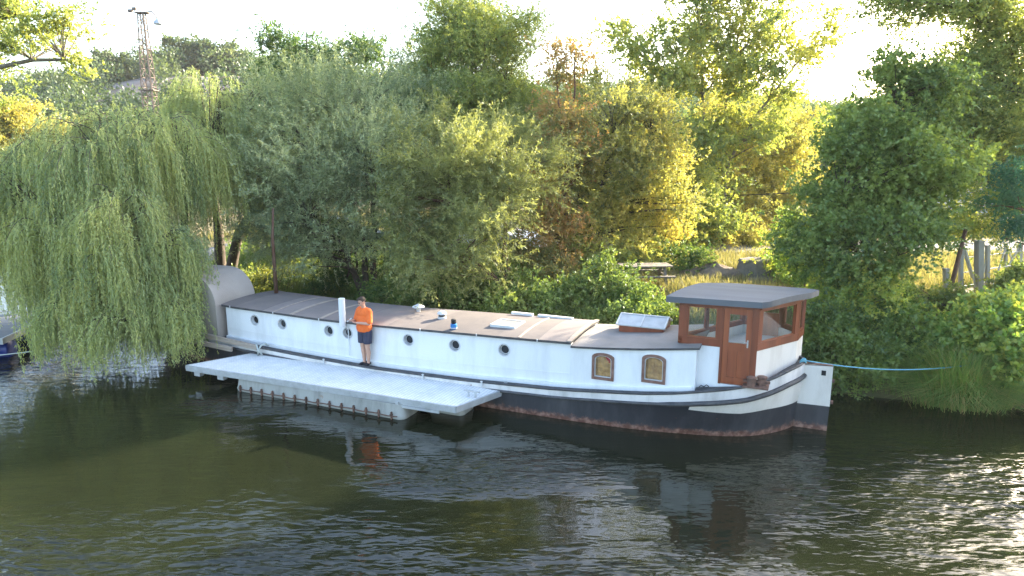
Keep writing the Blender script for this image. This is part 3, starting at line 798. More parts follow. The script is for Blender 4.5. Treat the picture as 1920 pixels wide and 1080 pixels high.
# low plinth along the wall foot
bm = bmesh.new()
wall_strip(bm, -9.55, 3.50, .235, .298, bot, lambda s: zrail(s) + (.075), 40)
bm_obj('wall_plinth', bm, M['white'], barge)
for s, z in PORTS:
    bm = bmesh.new()
    R_ = Matrix.Translation((s, 0.30, z)) @ Matrix.Rotation(math.pi / 2, 4, 'X')
    for r1_, r2_, d0, d1 in ((.133, .158, -.02, .012),):
        k = 28
        rings = []
        for r_, d_ in ((r1_, d0), (r1_, d1), (r2_, d1), (r2_, d0)):
            rings.append([bm.verts.new(R_ @ Vector((r_ * math.cos(6.28318 * i / k), r_ * math.sin(6.28318 * i / k), d_))) for i in range(k)])
        for a in range(4):
            for i in range(k): bm.faces.new((rings[a][i], rings[a][(i + 1) % k], rings[(a + 1) % 4][(i + 1) % k], rings[(a + 1) % 4][i]))
    ph = bm_obj('porthole', bm, M['white_frame'], barge, autos=40)
    bm = bmesh.new()
    lathe(bm, [(.134, 0), (.134, .012)], (0, 0, 0), 28, Matrix.Translation((s, .385, z)) @ Matrix.Rotation(math.pi / 2, 4, 'X'))
    bm_obj('glass', bm, M['glass_dark'], ph)
    bm = bmesh.new()
    tube(bm, [(s + .11 * math.cos(a), .365, z + .11 * math.sin(a)) for a in np.linspace(0, 6.28318, 25)], .012, 6)
    bm_obj('inner_ring', bm, M['white_frame'], ph, smooth=True)

# aft cabin with the two arched windows
near2 = wall_obj('aft_cabin_wall', [(.782, 3.55, .265, .44, bot, lambda s: rooftop2(s) - .01, 14)], M['white'])
WINS = [(1.31, 1.79, .99, 1.585), (2.43, 2.92, 1.07, 1.685)]
def arch_outline(s0, s1, z0, z1, g=0.0):
    s0 -= g; s1 += g; z0 -= g; z1 += g
    h = z1 - z0; rise = 0.10
    pts = [(s0, z0), (s1, z0)]
    for a in np.linspace(0, math.pi, 11):
        pts.append(((s0 + s1) / 2 + (s1 - s0) / 2 * math.cos(a), z1 - rise + rise * math.sin(a)))
    return pts
cb = bmesh.new()
def prism(bm, out, t0, t1):
    A = [bm.verts.new((s, t0, z)) for s, z in out]; B = [bm.verts.new((s, t1, z)) for s, z in out]; n_ = len(out)
    bm.faces.new(A); bm.faces.new(B[::-1])
    for i in range(n_): bm.faces.new((A[i], A[(i + 1) % n_], B[(i + 1) % n_], B[i]))
for wn_ in WINS: prism(cb, arch_outline(*wn_), 0, .7)
cut(near2, cb)
wall_obj('aft_cabin_wall', [(.782, 3.55, 2.2, 2.38, bot, lambda s: rooftop2(s) - .01, 14)], M['white'])
M['wframe'] = mat('brown_grey_window_frame', (0.16, 0.075, 0.05), (0.25, 0.15, 0.12), 7, 0.6)
def ring_prism(bm, o1, o2, t0, t1):
    n_ = len(o1); R4 = []
    for o_, t_ in ((o1, t0), (o1, t1), (o2, t1), (o2, t0)):
        R4.append([bm.verts.new((s, t_, z)) for s, z in o_])
    for a in range(4):
        for i in range(n_): bm.faces.new((R4[a][i], R4[a][(i + 1) % n_], R4[(a + 1) % 4][(i + 1) % n_], R4[(a + 1) % 4][i]))
for q_, wn_ in enumerate(WINS):
    bm = bmesh.new(); ring_prism(bm, arch_outline(*wn_, g=.012), arch_outline(*wn_, g=-.045), .235, .32)
    f = bm_obj('window', bm, M['wframe'], barge)
    bm = bmesh.new(); ring_prism(bm, arch_outline(*wn_, g=-.047), arch_outline(*wn_, g=-.062), .262, .30); bm_obj('inner_frame', bm, M['white_frame'], f)
    bm = bmesh.new(); prism(bm, arch_outline(*wn_, g=-.05), .302, .308); bm_obj('pane', bm, M['glass'], f)
    bm = bmesh.new()
    # curtain hung behind the pane, in soft folds
    s0, s1, z0, z1 = wn_; V = []
    k = 24
    for j in range(2):
        V.append([bm.verts.new((s0 - .03 + (s1 - s0 + .06) * i / k, .36 + .012 * math.sin(i * 1.9), z0 - .05 if j == 0 else z1 + .03)) for i in range(k + 1)])
    for i in range(k): bm.faces.new((V[0][i], V[0][i + 1], V[1][i + 1], V[1][i]))
    bm_obj('curtain', bm, M['cream_curtain'], f, smooth=True)
# red flowers seen in the first window
bm = bmesh.new()
for i in range(14):
    p = Vector((1.66 + random.gauss(0, .035), .335 + random.gauss(0, .008), 1.45 + random.gauss(0, .035)))
    bmesh.ops.create_icosphere(bm, subdivisions=1, radius=.022, matrix=Matrix.Translation(p))
bm_obj('window_ornament', bm, mat('red_cloth', (0.5, 0.02, 0.03), rough=0.7), barge)

# roofs: cambered shells with a dark edge
def roof_shell(bm, s0, s1, ztop, k, ta=.215, tb=2.42, camber=.06, th=.045, mi_edge=1):
    ss = np.linspace(s0, s1, k + 1); nt_ = 12; G = []
    for s in ss:
        row = []
        for j in range(nt_ + 1):
            f = j / nt_; t = ta + (tb - ta) * f
            z = ztop(s) + camber * (1 - (2 * f - 1) ** 2)
            row.append((bm.verts.new((s, t, z)), bm.verts.new((s, t, z - th))))
        G.append(row)
    for i in range(k):
        for j in range(nt_):
            bm.faces.new((G[i][j][0], G[i + 1][j][0], G[i + 1][j + 1][0], G[i][j + 1][0]))
            bm.faces.new((G[i][j][1], G[i][j + 1][1], G[i + 1][j + 1][1], G[i + 1][j][1]))
        for j in (0, nt_):
            f = bm.faces.new((G[i][j][0], G[i][j][1], G[i + 1][j][1], G[i + 1][j][0])); f.material_index = mi_edge
    for i in (0, k):
        for j in range(nt_):
            f = bm.faces.new((G[i][j][0], G[i][j + 1][0], G[i][j + 1][1], G[i][j][1])); f.material_index = mi_edge
bm = bmesh.new(); roof_shell(bm, -9.62, .80, rooftop, 30, th=.055); bm_obj('cabin_roof', bm, [M['roof'], M['black']], barge)
bm = bmesh.new(); roof_shell(bm, .802, 3.62, lambda s: rooftop2(s) - .002, 14, camber=.06); bm_obj('aft_roof', bm, [M['roof2'], M['black']], barge)
def camber(t, c=.06): f = (t - .215) / 2.205; return c * (1 - (2 * f - 1) ** 2)
# timber battens across the roof
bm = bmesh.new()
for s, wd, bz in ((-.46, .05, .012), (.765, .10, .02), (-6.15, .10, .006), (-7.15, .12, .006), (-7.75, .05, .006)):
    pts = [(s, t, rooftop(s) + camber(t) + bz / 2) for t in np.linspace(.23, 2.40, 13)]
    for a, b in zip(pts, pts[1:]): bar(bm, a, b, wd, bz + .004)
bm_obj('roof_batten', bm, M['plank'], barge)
# steel coaming strip along near roof edge
bm = bmesh.new()
for s in np.arange(-9.3, .5, 1.55):
    box(bm, s - .012, s + .012, .200, .214, rooftop(s) - .06, rooftop(s) + .01)
bm_obj('gutter_clips', bm, M['white_frame'], barge)
# hatch
hz = lambda s, t: rooftop(s) + camber(t)
hs, ht = -1.14, 1.10
bm = bmesh.new()
zz = hz(hs, ht)
for a in ((-1.47, -.81, .80, .84), (-1.47, -.81, 1.40, 1.44)): box(bm, a[0], a[1], a[2], a[3], zz - .06, zz + .05)
for a in ((-1.47, -1.43, .842, 1.398), (-.85, -.81, .842, 1.398)): box(bm, a[0], a[1], a[2], a[3], zz - .06, zz + .05)
h = bm_obj('roof_hatch', bm, M['white_frame'], barge)
bm = bmesh.new(); box(bm, -1.428, -.852, .842, 1.398, zz - .02, zz + .035); bm_obj('hatch_mesh', bm, mat('hatch_mesh_grey', (0.17, 0.165, 0.15), (0.24, 0.23, 0.21), 40, 0.8), h)
# vents on the roof
def vent(s, t, z, k, name):
    bm = bmesh.new()
    if k == 0: lathe(bm, [(.055, -.05), (.055, .10), (.06, .11), (.17, .125), (.165, .145), (.02, .215), (.01, .22)], (s, t, z), 20)
    else: lathe(bm, [(.11, -.04), (.11, .05), (.085, .055), (.085, .11), (.125, .115), (.12, .15), (.07, .19), (.01, .20)], (s, t, z), 20)
    o_ = bm_obj(name, bm, M['white_frame'], barge, autos=35)
    if k: 
        bm = bmesh.new(); lathe(bm, [(.088, .057), (.088, .108)], (s, t, z), 20); bm_obj('grille', bm, M['dark'], o_)
vent(-4.05, 1.71, hz(-4.05, 1.71), 0, 'roof_vent'); vent(-3.02, 1.17, hz(-3, 1.17), 1, 'roof_vent')
# low white boxes on the ridge
bm = bmesh.new()
for s0, s1 in ((-1.55, -.95), (-.80, .15)): box(bm, s0, s1, 2.26, 2.36, 1.74, 1.80)
bm_obj('roof_locker', bm, M['white_frame'], barge)
# flue
bm = bmesh.new(); lathe(bm, [(.085, 1.50), (.085, 2.235), (.075, 2.24), (.07, 2.20)], (-5.42, .20, 0), 20)
f = bm_obj('flue_pipe', bm, M['white'], barge, autos=35)
bm = bmesh.new(); box(bm, -5.46, -5.38, .286, .30, 1.52, 1.58); bm_obj('bracket', bm, M['white_frame'], f)
bm = bmesh.new(); tube(bm, [(-5.30, .24, 1.57), (-5.29, .25, 1.3), (-5.30, .26, 1.0), (-5.28, .235, .72)], .012, 6); bm_obj('drain_pipe', bm, M['white'], barge)
# skylight with two glazed slopes
bm = bmesh.new()
s0, s1, t0, t1 = 1.58, 2.62, 1.42, 2.22; z0 = rooftop2(2.0) + .035
for a in ((s0, s1, t0, t0 + .04), (s0, s1, t1 - .04, t1), (s0, s0 + .04, t0 + .042, t1 - .042), (s1 - .04, s1, t0 + .042, t1 - .042)): box(bm, *a, z0, z0 + .17)
sk = bm_obj('skylight', bm, M['wood'], barge)
tm = (t0 + t1) / 2
bm = bmesh.new()
for (ta, tb) in ((t0 - .05, tm), (t1 + .05, tm)):
    A = [bm.verts.new(p) for p in ((s0 - .05, ta, z0 + .16), (s1 + .05, ta, z0 + .16), (s1 + .05, tb, z0 + .32), (s0 - .05, tb, z0 + .32))]
    B = [bm.verts.new(v.co + Vector((0, 0, .025))) for v in A]
    bm.faces.new(A); bm.faces.new(B)
    for i in range(4): bm.faces.new((A[i], A[(i + 1) % 4], B[(i + 1) % 4], B[i]))
bm_obj('skylight_glass', bm, M['glass_skylight'], sk)
bm = bmesh.new()
for s in (s0, s1):
    e_ = .02
    A = [bm.verts.new(p) for p in ((s - e_, t0, z0 + .172), (s - e_, t1, z0 + .172), (s - e_, tm, z0 + .315))]
    B = [bm.verts.new(v.co + Vector((2 * e_, 0, 0))) for v in A]
    bm.faces.new(A); bm.faces.new(B)
    for i in range(3): bm.faces.new((A[i], A[(i + 1) % 3], B[(i + 1) % 3], B[i]))
bm_obj('gable_board', bm, M['plank'], sk)
bm = bmesh.new()
for s in (s0 - .05, (s0 + s1) / 2, s1 + .03):
    for (ta, tb) in ((t0 - .06, tm), (t1 + .06, tm)):
        bar(bm, (s, ta, z0 + .192), (s, tb, z0 + .352), .03, .018)
bar(bm, (s0 - .06, tm, z0 + .355), (s1 + .06, tm, z0 + .355), .04, .02)
bm_obj('glazing_bar', bm, M['white_frame'], sk)

# curved beige hood on the bow
bm = bmesh.new()
prof = [(-9.72, .62)]
for a in np.linspace(0, math.pi / 2, 14): prof.append((-10.62 + .90 * math.cos(a), 1.66 + .86 * math.sin(a)))
prof += [(-11.9, 2.50), (-11.9, .62)]
A = [bm.verts.new((s, .10, z)) for s, z in prof]; B = [bm.verts.new((s, 1.62, z)) for s, z in prof]
bm.faces.new(A); bm.faces.new(B[::-1])
for i in range(len(prof)): bm.faces.new((A[i], A[(i + 1) % len(prof)], B[(i + 1) % len(prof)], B[i]))
hood = bm_obj('bow_hood', bm, M['beige'], barge, autos=25)
bm = bmesh.new()
bar(bm, (-9.717, .10, 1.66), (-9.717, 1.62, 1.66), .012, .03)
lathe(bm, [(.05, 0), (.05, .03), (.02, .06)], (-10.9, 1.3, 2.52), 12)
bm_obj('hood_seam', bm, M['beige'], hood)
# two long timbers lashed along the bow
for k, (a, b) in enumerate((((-11.6, -.10, .94), (-8.1, -.10, .69)), ((-11.4, -.32, .74), (-8.9, -.22, .58)))):
    bm = bmesh.new(); bar(bm, a, b, .07, .13); bm_obj('rail_timber', bm, M['plank'], barge)
bm = bmesh.new()
tube(bm, [(-8.02, -.16, .50), (-7.98, -.19, .62), (-7.93, -.13, .78), (-7.88, .0, .80), (-7.84, .06, .72)], .03, 6)
tube(bm, [(-8.10, -.12, .80), (-7.98, -.20, .68), (-7.90, -.14, .52)], .025, 6)
bm_obj('lashing', bm, M['pale_rope'], barge, smooth=True)
bm = bmesh.new()   # bow mast stump with wire behind the cabin roof
tube(bm, [(-9.15, 1.9, 1.75), (-9.15, 1.9, 3.4), (-9.1, 1.95, 4.3)], [.06, .045, .03], 8)
bm_obj('bow_pole', bm, M['bark_red'], barge, smooth=True)

# wheelhouse ------------------------------------------------
WP = [(3.20, .50), (4.72, .50), (5.45, 1.70), (5.55, 2.30), (5.10, 2.80), (4.20, 2.78), (3.13, .90)]
def seg(i): return np.array(WP[i]), np.array(WP[(i + 1) % len(WP)])
Zg0, Zg1 = 1.955, 2.88
# lower white walls (with a recess for the door on the near side)
bm = bmesh.new()
def panel(bm, a, b, z0a, z0b, z1, th=.08, inset=0.0, z1b=None):
    a = np.array(a, float); b = np.array(b, float); d = (b - a) / np.linalg.norm(b - a); nrm = np.array([-d[1], d[0]])
    a0 = a + nrm * inset; b0 = b + nrm * inset; a1 = a0 + nrm * th; b1 = b0 + nrm * th
    z1b = z1 if z1b is None else z1b
    vs_ = [bm.verts.new(p) for p in ((*a0, z0a), (*b0, z0b), (*b1, z0b), (*a1, z0a), (*a0, z1), (*b0, z1b), (*b1, z1b), (*a1, z1))]
    for f in ((0, 1, 2, 3), (4, 5, 6, 7), (0, 1, 5, 4), (1, 2, 6, 5), (2, 3, 7, 6), (3, 0, 4, 7)): bm.faces.new([vs_[i] for i in f])
panel(bm, (3.40, .50), (3.985, .50), .95, 1.05, Zg0)
panel(bm, (4.64, .50), (4.72, .50), 1.1, 1.1, Zg0)
panel(bm, (3.985, .50), (4.64, .50), 1.0, 1.05, 1.165)
panel(bm, (3.552, .275), (3.552, .50), .9, .9, 1.93, th=.05)
wh = bm_obj('wheelhouse_wall', bm, M['white'], barge)
bm = bmesh.new()
panel(bm, WP[1], WP[2], 1.0, 1.25, Zg0); panel(bm, WP[2], WP[3], 1.25, 1.25, Zg0)
panel(bm, WP[3], WP[4], 1.25, 1.1, Zg0); panel(bm, WP[4], WP[5], 1.1, .9, Zg0); panel(bm, WP[5], WP[6], .9, .9, Zg0)
bm_obj('wheelhouse_base', bm, M['cream'], barge)
def glazed(a, b, wins, name='window_band', zb=Zg0, band=.16, top=.10, post=.10, inner=True):
    """timber band from a to b: sill rail, head rail, posts at the ends and between the window openings"""
    a = np.array(a, float); b = np.array(b, float); L = np.linalg.norm(b - a); d = (b - a) / L; nrm = np.array([-d[1], d[0]])
    def P(x, o, z): q_ = a + d * x + nrm * o; return (q_[0], q_[1], z)
    def slab(bm, x0, x1, o0, o1, z0, z1):
        vs_ = [bm.verts.new(P(x, o, z)) for z in (z0, z1) for o in (o0, o1) for x in (x0, x1)]
        for f in ((0, 2, 3, 1), (4, 5, 7, 6), (0, 1, 5, 4), (2, 6, 7, 3), (0, 4, 6, 2), (1, 3, 7, 5)): bm.faces.new([vs_[i] for i in f])
    bm = bmesh.new()
    slab(bm, -.012, L + .012, -.012, .07, zb, zb + band)
    slab(bm, -.012, L + .012, -.012, .07, Zg1 - top, Zg1)
    xs = [0.0]
    for w0, w1 in wins: xs += [w0, w1]
    xs.append(L)
    for i in range(0, len(xs), 2):
        slab(bm, xs[i] - (.012 if i == 0 else 0), xs[i + 1] + (.012 if i == len(xs) - 2 else 0), -.010, .068, zb + band + .001, Zg1 - top - .001)
    fr = bm_obj(name, bm, M['wood'], barge)
    for w0, w1 in wins:
        bm = bmesh.new()
        z0_, z1_ = zb + band, Zg1 - top
        for q_ in ((w0, w1, z0_, z0_ + .022), (w0, w1, z1_ - .022, z1_), (w0, w0 + .022, z0_ + .023, z1_ - .023), (w1 - .022, w1, z0_ + .023, z1_ - .023)):
            slab(bm, q_[0] + .001, q_[1] - .001, .012, .05, q_[2] + .001, q_[3] - .001)
        bm_obj('inner_frame', bm, M['wood_door'], fr)
        bm = bmesh.new(); slab(bm, w0 + .023, w1 - .023, .028, .033, z0_ + .023, z1_ - .023); bm_obj('pane', bm, M['glass'], fr)
    return fr
# near side: window left of the door
glazed((3.13, .50), (3.985, .50), [(.17, .77)])
glazed(WP[1], WP[2], [(.12, 1.27)])
glazed(WP[2], WP[3], [(.10, .60)])
glazed(WP[3], WP[4], [(.08, .58)], band=.10)
glazed(WP[4], WP[5], [(.08, .82)], band=.10)
glazed(WP[5], (3.13, .90), [(.08, .66), (.74, 1.34), (1.42, 2.05)], band=.10, post=.06)
glazed((3.13, .90), (3.13, .50), [(.10, .30)], band=.10)
bm = bmesh.new()
box(bm, 3.987, 4.035, .478, .56, 1.17, 2.879); box(bm, 4.600, 4.72, .478, .56, 1.17, 2.879); box(bm, 4.036, 4.599, .478, .56, 2.80, 2.879)
dfm = bm_obj('door_frame', bm, M['wood'], barge)
bm = bmesh.new()
def dbox(x0, x1, z0, z1, y0=.492, y1=.54): box(bm, x0, x1, y0, y1, z0, z1)
dbox(4.038, 4.15, 1.18, 2.798); dbox(4.485, 4.597, 1.18, 2.798)
dbox(4.151, 4.484, 2.68, 2.798); dbox(4.151, 4.484, 1.90, 2.07); dbox(4.151, 4.484, 1.18, 1.33)
dbox(4.30, 4.336, 1.331, 1.899); dbox(4.151, 4.299, 1.331, 1.899, .512, .53); dbox(4.337, 4.484, 1.331, 1.899, .512, .53)
door = bm_obj('door', bm, M['wood_door'], barge)
bm = bmesh.new(); box(bm, 4.151, 4.484, .51, .515, 2.071, 2.679); bm_obj('pane', bm, M['glass'], door)
bm = bmesh.new(); box(bm, 4.515, 4.545, .480, .491, 2.0, 2.16); bar(bm, (4.53, .470, 2.11), (4.44, .470, 2.11), .014); bm_obj('handle', bm, M['alu'], door)
# inner furniture seen through the panes: a low panelled bulkhead and the pale top of the steps
bm = bmesh.new(); box(bm, 4.62, 5.02, 2.62, 2.68, 1.25, 2.30); bm_obj('helm_panel', bm, M['wood_door'], barge)
bm = bmesh.new()
A = [bm.verts.new((x, y, 1.72)) for x, y in ((3.28, .60), (4.66, .60), (5.33, 1.72), (5.40, 2.25), (5.05, 2.66), (4.26, 2.66), (3.28, .92))]
B = [bm.verts.new(v.co + Vector((0, 0, .04))) for v in A]; bm.faces.new(A); bm.faces.new(B)
for i in range(7): bm.faces.new((A[i], A[(i + 1) % 7], B[(i + 1) % 7], B[i]))
bm_obj('chart_table', bm, M['white'], barge)
# roof of the wheelhouse: cambered slab with rounded edge following the plan
RP = [(2.88, .22), (4.84, .34), (5.66, 1.75), (5.82, 2.50), (5.45, 2.98), (4.10, 2.92), (3.30, 2.0)]
bm = bmesh.new()
def rz(t): f = (t - 1.1); return 3.035 - .045 * f * f
N_s, N_t = 24, 24
def rp_bounds(t):
    xs = []
    for i in range(len(RP)):
        (x0, y0), (x1, y1) = RP[i], RP[(i + 1) % len(RP)]
        if (y0 - t) * (y1 - t) <= 0 and y0 != y1: xs.append(x0 + (x1 - x0) * (t - y0) / (y1 - y0))
    return min(xs), max(xs)
rows = []
for j in range(N_t + 1):
    t = .2202 + (2.9797 - .2202) * j / N_t; x0, x1 = rp_bounds(t)
    rows.append([(bm.verts.new((x0 + (x1 - x0) * i / N_s, t, rz(t))), bm.verts.new((x0 + (x1 - x0) * i / N_s, t, rz(t) - .125))) for i in range(N_s + 1)])
for j in range(N_t):
    for i in range(N_s):
        bm.faces.new((rows[j][i][0], rows[j][i + 1][0], rows[j + 1][i + 1][0], rows[j + 1][i][0]))
        bm.faces.new((rows[j][i][1], rows[j + 1][i][1], rows[j + 1][i + 1][1], rows[j][i + 1][1]))
    for i in (0, N_s): bm.faces.new((rows[j][i][0], rows[j][i][1], rows[j + 1][i][1], rows[j + 1][i][0]))
for j in (0, N_t):
    for i in range(N_s): bm.faces.new((rows[j][i][0], rows[j][i + 1][0], rows[j][i + 1][1], rows[j][i][1]))
wr = bm_obj('wheelhouse_roof', bm, M['roofgrey'], barge, autos=30)
md = wr.modifiers.new('bev', 'BEVEL'); md.width = .03; md.segments = 3; md.limit_method = 'ANGLE'; md.angle_limit = math.radians(50)
bm = bmesh.new()
for i in range(len(WP)):
    a, b = seg(i)
    a2 = (a[0], a[1], 2.86); b2 = (b[0], b[1], 2.86); bar(bm, a2, b2, .085, .09)
bm_obj('roof_rim', bm, M['wood'], barge)

# rudder
bm = bmesh.new()
def plate(out, t0, t1, mi=0):
    A = [bm.verts.new((s, t0, z)) for s, z in out]; B = [bm.verts.new((s, t1, z)) for s, z in out]; n_ = len(out)
    fs = [bm.faces.new(A), bm.faces.new(B[::-1])] + [bm.faces.new((A[i], A[(i + 1) % n_], B[(i + 1) % n_], B[i])) for i in range(n_)]
    for f in fs: f.material_index = mi
plate([(5.50, .545), (6.20, .56), (6.20, 1.46), (5.60, 1.42)], 1.70, 1.80, 0)
plate([(5.45, -.6), (6.17, -.6), (6.20, .558), (5.50, .543)], 1.70, 1.80, 1)
rud = bm_obj('rudder', bm, [M['cream'], M['hull']], barge)
bm = bmesh.new(); box(bm, 5.98, 6.07, 1.693, 1.70, 1.24, 1.35); bm_obj('rudder_slot', bm, M['dark'], rud)
bm = bmesh.new(); box(bm, 6.201, 6.25, 1.72, 1.78, 1.10, 1.16); box(bm, 6.201, 6.26, 1.71, 1.79, .62, .68); box(bm, 5.62, 6.19, 1.70, 1.80, 1.462, 1.475); bm_obj('rudder_lug', bm, M['rust'], rud)
# rusty bitts beside the door
bm = bmesh.new()
zb = zrail(4.72) - .02
for s, t in ((4.66, .38), (4.86, .50)):
    lathe(bm, [(.085, 0), (.085, .17), (.10, .18), (.10, .21), (.06, .225)], (s, t, zb), 16)
box(bm, 4.50, 5.0, .30, .60, zb - .01, zb + .03)
bar(bm, (4.50, .42, zb + .11), (5.02, .46, zb + .11), .05)
bm_obj('mooring_bitts', bm, M['rust'], barge, autos=40)
bm = bmesh.new()
for s, t in ((5.05, .70), (5.12, .76), (5.22, .86), (3.62, .28), (3.72, .30)):
    z_ = zrail(s) + .02
    tube(bm, [(s, t + .1, z_), (s + .05, t + .1, z_ + .05), (s + .10, t + .13, z_ + .01)], .012, 5)
bm_obj('deck_fittings', bm, M['black'], barge)

# ------------------------------------------------------------------ things on and around the boat
# canister on the roof
zc = rooftop(-2.27) + camber(.42)
P_ = BW(-2.27, .42, zc)
can = empty('gas_lantern', P_, BA); tag(can, 'small blue canister with a black top standing on the barge roof', 'canister')
bm = bmesh.new(); lathe(bm, [(.07, 0), (.082, .01), (.082, .12), (.06, .135)], n=18); bm_obj('body', bm, M['blue_can'], can, autos=40)
bm = bmesh.new(); lathe(bm, [(.055, .136), (.065, .15), (.065, .235), (.035, .25), (.01, .255)], n=18); bm_obj('top', bm, M['dark'], can, autos=40)
bm = bmesh.new(); lathe(bm, [(.083, .02), (.083, .045)], n=18); bm_obj('band', bm, M['white_frame'], can)

# rope from the stern to the bank
def sag(a, b, s_, k=24):
    a = np.array(a); b = np.array(b)
    return [a + (b - a) * f + np.array([0, 0, -4 * s_ * f * (1 - f)]) for f in np.linspace(0, 1, k)]
bm = bmesh.new()
tube(bm, sag(BW(5.60, 1.60, 1.56), (11.2, 16.2, .86), .17), .014, 6)
for k in range(3):
    c_ = BW(5.60, 1.60, 1.56)
    tube(bm, [c_ + np.array([.06 * math.cos(a), .04 * math.sin(a), .03 * math.sin(a * 1.7) - .02 * k]) for a in np.linspace(0, 6.2, 14)], .014, 5)
tag(bm_obj('mooring_rope', bm, M['blue_rope'], smooth=True), 'thin blue rope stretched from the barge stern to the green bank', 'rope')

# jetty
JC = [(-9.14, -1.56), (-8.36, .0), (-.76, .18), (-1.28, -1.36)]   # far-left... order: left near, left far, right far, right near
jet = empty('jetty', BW(-5, -.7, 0), BA); tag(jet, 'flat white tiled floating platform beside the barge', 'jetty')
def jl(s, t, z): return (s + 5, t + .7, z)
def jmix(a, b):  # a along, b across (0 near,1 far)
    n0 = np.array(JC[0]) * (1 - a) + np.array(JC[3]) * a; f0 = np.array(JC[1]) * (1 - a) + np.array(JC[2]) * a
    return n0 * (1 - b) + f0 * b
bm = bmesh.new()
def quadslab(c4_, z0, z1):
    A = [bm.verts.new(jl(*p, z0)) for p in c4_]; B = [bm.verts.new(jl(*p, z1)) for p in c4_]
    bm.faces.new(A); bm.faces.new(B)
    for i in range(4): bm.faces.new((A[i], A[(i + 1) % 4], B[(i + 1) % 4], B[i]))
quadslab([jmix(.004, .02), jmix(.004, .98), jmix(.996, .98), jmix(.996, .02)], .42, .48)
bm_obj('platform', bm, M['deck'], jet)
bm = bmesh.new()
for a, b in (((0, 0), (1, 0)), ((1, 0), (1, 1)), ((1, 1), (0, 1)), ((0, 1), (0, 0))):
    p, q_ = jmix(*a), jmix(*b); bar(bm, jl(*p, .43), jl(*q_, .43), .05, .10)
    p, q_ = jmix(*a), jmix(*b); bar(bm, jl(*p, .355), jl(*q_, .355), .035, .04)
for a in np.linspace(.03, .97, 12):
    bar(bm, jl(*jmix(a, .01), .385), jl(*jmix(a, .99), .385), .05, .07)
bm_obj('frame', bm, M['alu'], jet)
bm = bmesh.new()
for a in (.035, .135): p = jmix(a, .03); box(bm, p[0] + 5 - .06, p[0] + 5 + .14, p[1] + .7 - .03, p[1] + .7 + .1, .22, .34)
p = jmix(.815, -.01); box(bm, p[0] + 5 - .04, p[0] + 5 + .03, p[1] + .7 - .05, p[1] + .7, .22, .40)
bar(bm, jl(*jmix(.82, -.015), .30), jl(*jmix(.95, -.015), .30), .03, .06)
bm_obj('bracket', bm, M['alu'], jet)
# cleats on the right end
bm = bmesh.new()
p = jmix(.975, .45)
for k in (-.09, .09): box(bm, p[0] + 5 + k - .02, p[0] + 5 + k + .02, p[1] + .7 - .02, p[1] + .7 + .02, .481, .60)
bar(bm, (p[0] + 5 - .2, p[1] + .7, .615), (p[0] + 5 + .2, p[1] + .7, .615), .035)
bm_obj('cleat', bm, M['alu'], jet)
bm = bmesh.new()
p = jmix(1.003, .97); box(bm, p[0] + 5 - .03, p[0] + 5 + .03, p[1] + .7 - .03, p[1] + .7 + .03, .25, .66)
bm_obj('guide_post', bm, M['alu'], jet)
bm = bmesh.new(); p = jmix(.80, .985)
box(bm, p[0] + 5 - .12, p[0] + 5 + .12, p[1] + .7 - .05, p[1] + .7 + .05, .481, .53); box(bm, p[0] + 5 - .03, p[0] + 5 + .10, p[1] + .7 - .03, p[1] + .7 + .03, .531, .57)
bm_obj('hinge', bm, M['dark'], jet)
# concrete float, rounded ends, strapped
def pont(s0, s1, t0, t1, z1):
    bm = bmesh.new(); out = []
    r = (t1 - t0) / 2 * .42
    for cx, cy, a0 in ((s1 - r, t0 + r, -90), (s1 - r, t1 - r, 0), (s0 + r, t1 - r, 90), (s0 + r, t0 + r, 180)):
        for a in np.linspace(a0, a0 + 90, 6): out.append((cx + r * math.cos(math.radians(a)), cy + r * math.sin(math.radians(a))))
    R4 = []
    for z, g in ((-.3, .05), (0, .0), (.06, -.015), (.10, 0), (z1, .03)):
        R4.append([bm.verts.new(jl(x + (g if x < (s0 + s1) / 2 else -g), y + (g if y < (t0 + t1) / 2 else -g), z)) for x, y in out])
    for a, b in zip(R4, R4[1:]):
        for i in range(len(out)): bm.faces.new((a[i], a[(i + 1) % len(out)], b[(i + 1) % len(out)], b[i]))
    bm.faces.new(R4[-1])
    return bm_obj('pontoon', bm, M['concrete'], jet, autos=50)
po = pont(-7.55, -2.55, -1.50, -.75, .345)
bm = bmesh.new()
for s in np.linspace(-7.35, -2.85, 14):
    box(bm, s + 5 - .015, s + 5 + .015, -1.55 + .7, -1.505 + .7, -.05, .17); box(bm, s + 5 - .03, s + 5 + .03, -1.56 + .7, -1.505 + .7, .09, .12)
tube(bm, [jl(s, -1.53, .075 + .01 * math.sin(s * 9)) for s in np.linspace(-7.4, -2.7, 40)], .014, 5)
bm_obj('strap_bolts', bm, M['rust'], po)
pont(-2.35, -1.45, -.75, -.1, .34)

